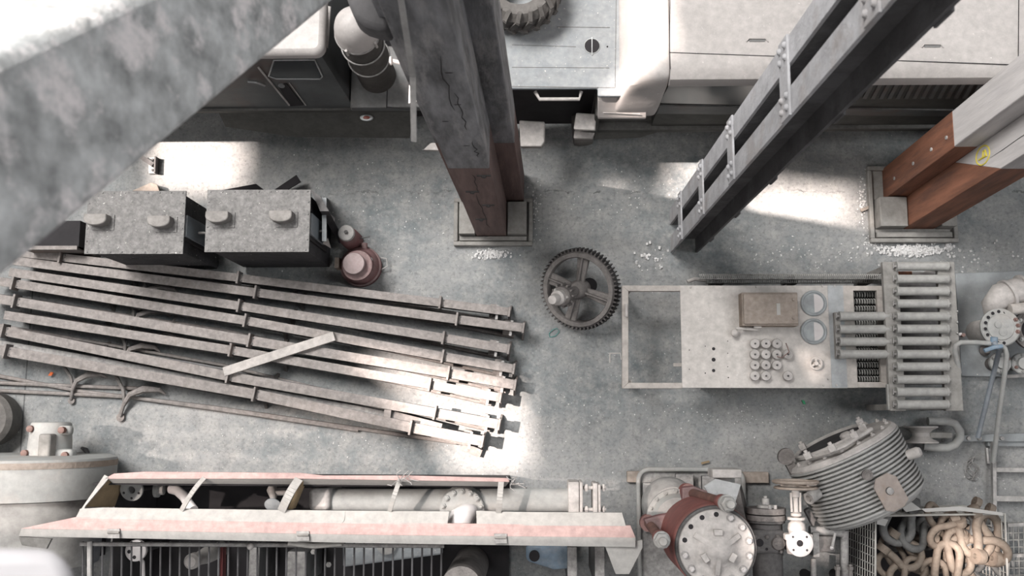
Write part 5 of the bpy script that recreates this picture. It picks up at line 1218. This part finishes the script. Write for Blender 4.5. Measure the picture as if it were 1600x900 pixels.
b = MB(); b.tube([P(738, 797, .80), P(730, 802, .84), P(722, 808, .86), P(718, 822, .85), P(718, 832, .80)], [.035, .055, .068, .07, .06], 20); b.build('wrapped_elbow', white_p, t, ang=60)
b = MB(); b.cyl((P(720, 918, .84).x, P(720, 918, .84).y, 0.03), (0, 0, 1), .11, .80, 36); b.build('riser', gear_m, t)
b = MB(); b.cyl((P(610, 790, .5).x, a_.y, 0.03), (0, 0, 1), .05, .6, 20); b.build('support', dark, t)
for (x_, y0_) in ((893, 880), (936, 880)):
    b = MB(); pbox(b, x_-6, 855, x_+8, 915, 0.0, .66); b.build('leg_plate', steel, t)
t = thing('blue_casting', 'blue and white painted casting below the right part of the pink board', 'casting', P(855, 870, 0))
b = MB(); b.hexa([P(x, y, 0) for x, y in ((822, 850), (888, 850), (892, 880), (860, 880), (826, 872))], [P(x, y, .60) for x, y in ((822, 850), (890, 850), (896, 888), (866, 890), (822, 876))]); b.build('casting_body', bluep, t, bevel=.02)
b = MB(); b.lathe([(.03, 0), (.03, .03)], P(835, 868, .60), n=16); b.build('casting_hole', black, t)
t = thing('round_flange_disc', 'pale round flange disc with a hole in the left end of the boarded casing', 'flange', P(206, 766, 0))
b = MB(); b.lathe([(.064, -.01), (.064, .008), (.022, .008), (.022, -.01), (.064, -.01)], P(206, 765, .72), (0, -.25, 1), 36, cap=False); b.build('disc', tankp, t)
for a in (1.57, 3.5, 5.9, 4.71):
    b = MB(); b.lathe([(.007, .009), (.001, .010)], P(206, 765, .72)+V((.046*math.cos(a), .046*math.sin(a), .012*math.sin(a))), (0, -.25, 1), 10, cap=False); b.build('bolt_hole', black, t)
b = MB(); c_ = P(206, 765, .7); b.cyl((c_.x, c_.y, .03), (0, 0, 1), .02, .68, 12); b.build('stem', dark, t)
t = thing('white_hose', 'short curved white hose next to the round flange disc', 'hose', P(290, 785, 0))
b = MB(); b.tube([P(268, 764, .60), P(278, 767, .64), P(288, 776, .68), P(294, 786, .72), P(302, 797, .76)], .028, 14); b.build('hose', white_p, t, ang=60); b = MB(); b.lathe([(.045, 0), (.045, .02), (.03, .02), (.03, .05)], P(243, 765, .6), (1, 0, 0), 24); b.build('coupling', tankp, t)
b = MB(); c_ = P(268, 764, .6); b.cyl((c_.x, c_.y, .03), (0, 0, 1), .02, .56, 12); b.build('stand', dark, t)
t = thing('globe_valve', 'small pale valve with a blue white handwheel inside the casing', 'valve', P(428, 775, 0))
b = MB(); b.lathe([(.045, 0), (.048, .008), (.03, .014)], P(427, 788, .74), (0, -.6, .8), 28); b.build('handwheel', bluegrey, t)
b = MB(); b.tube([P(427, 786, .74), P(427, 776, .72), P(424, 766, .68), P(427, 758, .66)], [.013, .02, .026, .022], 14); b.tube([P(425, 771, .70), P(448, 770, .70)], .014, 10); b.build('valve_body', castp, t)
b = MB(); c_ = P(427, 758, .66); b.cyl((c_.x, c_.y, .03), (0, 0, 1), .02, .62, 12); b.build('stem', dark, t)
# below, seen through the bars
t = thing('holed_flange', 'sunlit round pale flange seen through the bars at lower left', 'flange', P(213, 860, 0))
b = MB(); b.lathe([(.062, -.012), (.062, .012)], P(213, 860, .45), (0, 0, 1), 32); fl = b.build('disc', white_p, t)
for a in (1.9, 3.3, 4.6): 
    b = MB(); b.lathe([(.011, .013), (.001, .014)], P(213, 860, .45)+V((.038*math.cos(a), .038*math.sin(a), 0)), n=12, cap=False); b.build('bolt_hole', black, fl)
b = MB(); b.tube([P(219, 873, .43), P(223, 878, .42), P(224, 905, .42)], .012, 10); b.build('outlet_pipe', white_p, t); b = MB(); c_ = P(213, 860, .45); b.cyl((c_.x, c_.y, .03), (0, 0, 1), .03, .42, 14); b.build('stand', dark, t)
t = thing('tapered_casting', 'pale tapered casting seen through the bars left of centre', 'casting', P(312, 878, 0))
b = MB(); b.lathe([(.05, 0), (.05, .25), (.035, .42), (.045, .45), (.045, .50), (.03, .52)], (P(312, 872, .4).x, P(312, 872, .4).y, .03), n=28); b.build('cone', castp, t)
t = thing('red_bar', 'dark red painted bar seen through the bars', 'bar', P(348, 880, 0)); b = MB(); b.bar(P(349, 850, .75), P(348, 905, .75), .014, .06); b.build('bar', mat('deep_red', (.09, .018, .018), bump=.1), t)
t = thing('blue_box', 'small blue painted box seen through the bars at lower left', 'box', P(236, 870, 0)); b = MB(); b.box(P(228, 0, .4).x, P(243, 0, .4).x, P(0, 888, .4).y, P(0, 852, .4).y, .03, .40); b.build('body', mat('blue_dark', (.05, .09, .20), bump=.1), t, bevel=.005); b = MB(); b.box(P(229, 0, .41).x, P(242, 0, .41).x, P(0, 886, .41).y, P(0, 854, .41).y, .40, .41); b.build('lid', MATS['blue_dark'], t)
t = thing('grey_casting', 'grey blue sloped casting seen through the bars in the middle', 'casting', P(610, 870, 0))
b = MB(); b.hexa([P(x, y, .03) for x, y in ((536, 850), (690, 850), (690, 866), (536, 880))], [P(x, y, .5) for x, y in ((536, 846), (692, 848), (692, 866), (536, 886))]); b.build('body', bluegrey, t, bevel=.01)
b = MB(); b.cyl(P(605, 849, .5), (0, 0, 1), .06, .03, 24); b.build('boss', tankp, t)
t = thing('machine_slide', 'dull grey machine slide seen through the bars below the middle hinge', 'machine part', P(495, 880, 0))
b = MB(); b.box(P(480, 0, .45).x, P(508, 0, .45).x, P(0, 910, .45).y, P(0, 858, .45).y, .03, .45); b.build('slide', steel, t, bevel=.01)
b = MB(); b.box(P(425, 0, .4).x, P(440, 0, .4).x, P(0, 905, .4).y, P(0, 852, .4).y, .03, .40); b.build('slide_post', steel, t, bevel=.01)
for (x_, y_) in ((490, 862), (514, 882)):
    b = MB(); b.hexnut(P(x_, y_, .45), (0, 0, 1), .016, .02); b.build('bolt', steel_pale, t)

# ------------------------------------------------------------------ bottom left motor housing
t = thing('motor_housing', 'big round grey motor housing with terminal box at lower left', 'motor', P(50, 760, 0))
zM = .50; cx_ = P(40, 760, .36).x; Rq = ps(130, .36)
Yq = lambda py: P(40, py, .8).y
o_ = V((cx_, 0, .36))
b = MB(); b.lathe([(Rq*.98, Yq(787)), (Rq, Yq(786)), (Rq, Yq(731)), (Rq*.995, Yq(722)), (Rq*.99, Yq(720)), (Rq*.9, Yq(716))], o_, (0, 1, 0), 72); b.build('drum', tankp, t)
b = MB(); b.lathe([(Rq*1.004, Yq(734)), (Rq*1.004, Yq(724))], o_, (0, 1, 0), 72, cap=False); b.build('end_band', box_m, t)
b = MB(); b.lathe([(Rq*.86, Yq(900)), (Rq*.88, Yq(850)), (Rq*.92, Yq(812)), (Rq*.94, Yq(788))], o_, (0, 1, 0), 72); b.build('rear_drum', mat('housing_pale', (.36, .35, .33), dust=.4, bump=.1), t)
for (x_, y_) in ((31, 743), (37, 743), (43, 743), (29, 779), (35, 779), (41, 779)):
    b = MB(); zt2 = .36+math.sqrt(max(0, Rq**2-(P(x_, y_, .9).x-cx_)**2)); b.bar(P(x_, y_-7, zt2+.005), P(x_, y_+7, zt2+.005), .010, .014); b.build('clamp_bar', tankp, t)
zg = .62
b = MB(); q_ = V((P(78, 700, .36).x, 0, .36)); Yg = lambda py: P(78, py, zg).y
b.lathe([(.125, Yg(722)), (.125, Yg(700)), (.115, Yg(664)), (.11, Yg(661)), (.10, Yg(660))], q_, (0, 1, 0), 40, sx=1.0); b.build('gear_case', tankp, t)
b = MB(); pbox(b, 57, 678, 79, 717, .45, .53); b.build('terminal_box', tray_m, t, bevel=.012)
b = MB(); pbox(b, 36, 702, 112, 718, .38, .46); b.build('mounting_flange', tankp, t, bevel=.02)
b = MB(); pbox(b, 46, 665, 110, 680, .38, .44); b.build('mounting_flange', tankp, t, bevel=.02)
for (x_, y_) in ((50, 670), (99, 672), (41, 708), (104, 711)):
    b = MB(); b.lathe([(.02, 0), (.02, .03), (.012, .035)], P(x_, y_, .45), n=16); b.build('bolt', rust, t)
b = MB(); b.box(cx_-.35, cx_+.35, Yq(900), Yq(730), 0, .2); b.build('base', dark, t)
o = MB().tube([P(128, 700, .02), P(134, 703, .06), P(138, 710, .05), P(142, 716, .02)], [.01, .016, .012, .01], 8).build('small_hook', dark); tag(o, 'small dark hook on the floor right of the motor terminal box', 'hook')
t = thing('rubber_tyre', 'dark round tyre cut by the left edge above the motor housing', 'tyre', P(-10, 640, 0))
c_ = P(-30, 655, .2); b = MB(); b.lathe([(.10, 0), (.165, .02), (.175, .06), (.175, .15), (.15, .18), (.08, .17)], (c_.x, c_.y, 0), n=48); b.build('casing', rubber, t); b = MB(); b.lathe([(.08, .16), (.07, .20), (.02, .21)], (c_.x, c_.y, 0), n=24); b.build('hub', steel, t)
# blurred railing end near the camera
o = MB().hexa([P(x, y, 4.66) for x, y in ((-60, 860), (96, 862), (116, 905), (130, 1000), (-60, 1000))], [P(x, y, 4.8) for x, y in ((-60, 857), (84, 857), (112, 890), (128, 1000), (-60, 1000))]).build('railing_end', mat('rail_grey', (.40, .39, .40), var=.06, bump=.02), None, bevel=.02)
tag(o, 'blurred pale grey railing end in the lower left corner', 'railing')

# ------------------------------------------------------------------ plaster crumbs
def crumbs(label, spots, name='plaster_crumbs'):
    b = MB(); rr_ = random.Random(len(spots)*7+3)
    for (x_, y_, sx_, sy_, n_, s_) in spots:
        for k in range(n_):
            u = rr_.gauss(0, 1); v = rr_.gauss(0, 1); p_ = P(x_+u*sx_, y_+v*sy_, 0); s = s_*rr_.uniform(.4, 1.3)
            b.obox(p_+V((0, 0, s*.3)), s, s*rr_.uniform(.5, 1.1), s*.7, rr_.uniform(0, 3), q=Quaternion((rr_.random(), rr_.random(), rr_.random(), rr_.random())).normalized())
    o = b.build(name, crumb_m, smooth=False); tag(o, label, 'plaster crumbs', None, 'stuff')
crumbs('white plaster crumbs below the tray of the right timber post', [(1425, 392, 22, 4, 420, .014), (1480, 385, 4, 5, 25, .016), (1365, 378, 8, 5, 60, .010), (1350, 320, 5, 22, 70, .010)])
crumbs('white plaster crumbs below the tray of the centre timber post', [(768, 398, 13, 3.5, 170, .013), (836, 330, 6, 20, 40, .009)])
crumbs('scattered white plaster flecks over the concrete floor', [(1020, 400, 14, 9, 26, .016), (600, 330, 120, 50, 90, .008), (950, 650, 120, 60, 120, .006), (1250, 400, 70, 12, 60, .009), (500, 690, 150, 14, 60, .006), (1480, 740, 50, 30, 90, .007), (1000, 300, 60, 25, 50, .007), (1540, 400, 40, 12, 30, .012), (1170, 650, 100, 10, 70, .007)])
o = MB().slab(PP([(1253, 625), (1257, 626), (1259, 632), (1255, 631)], .01), .006).build('green_scrap', green); tag(o, 'tiny green scrap on the floor below the console', 'scrap')
b = MB(); b.bar(P(1096, 724, .015), P(1108, 721, .015), .012, .012); tag(b.build('wood_chip', tan), 'small tan wood chip on the floor above the pump tray', 'wood chip')
b = MB(); b.bar(P(1345, 329, .02), P(1360, 323, .02), .02, .012); tag(b.build('wood_splinter', box_m), 'short wooden splinter at the left side of the right post tray', 'wood chip')
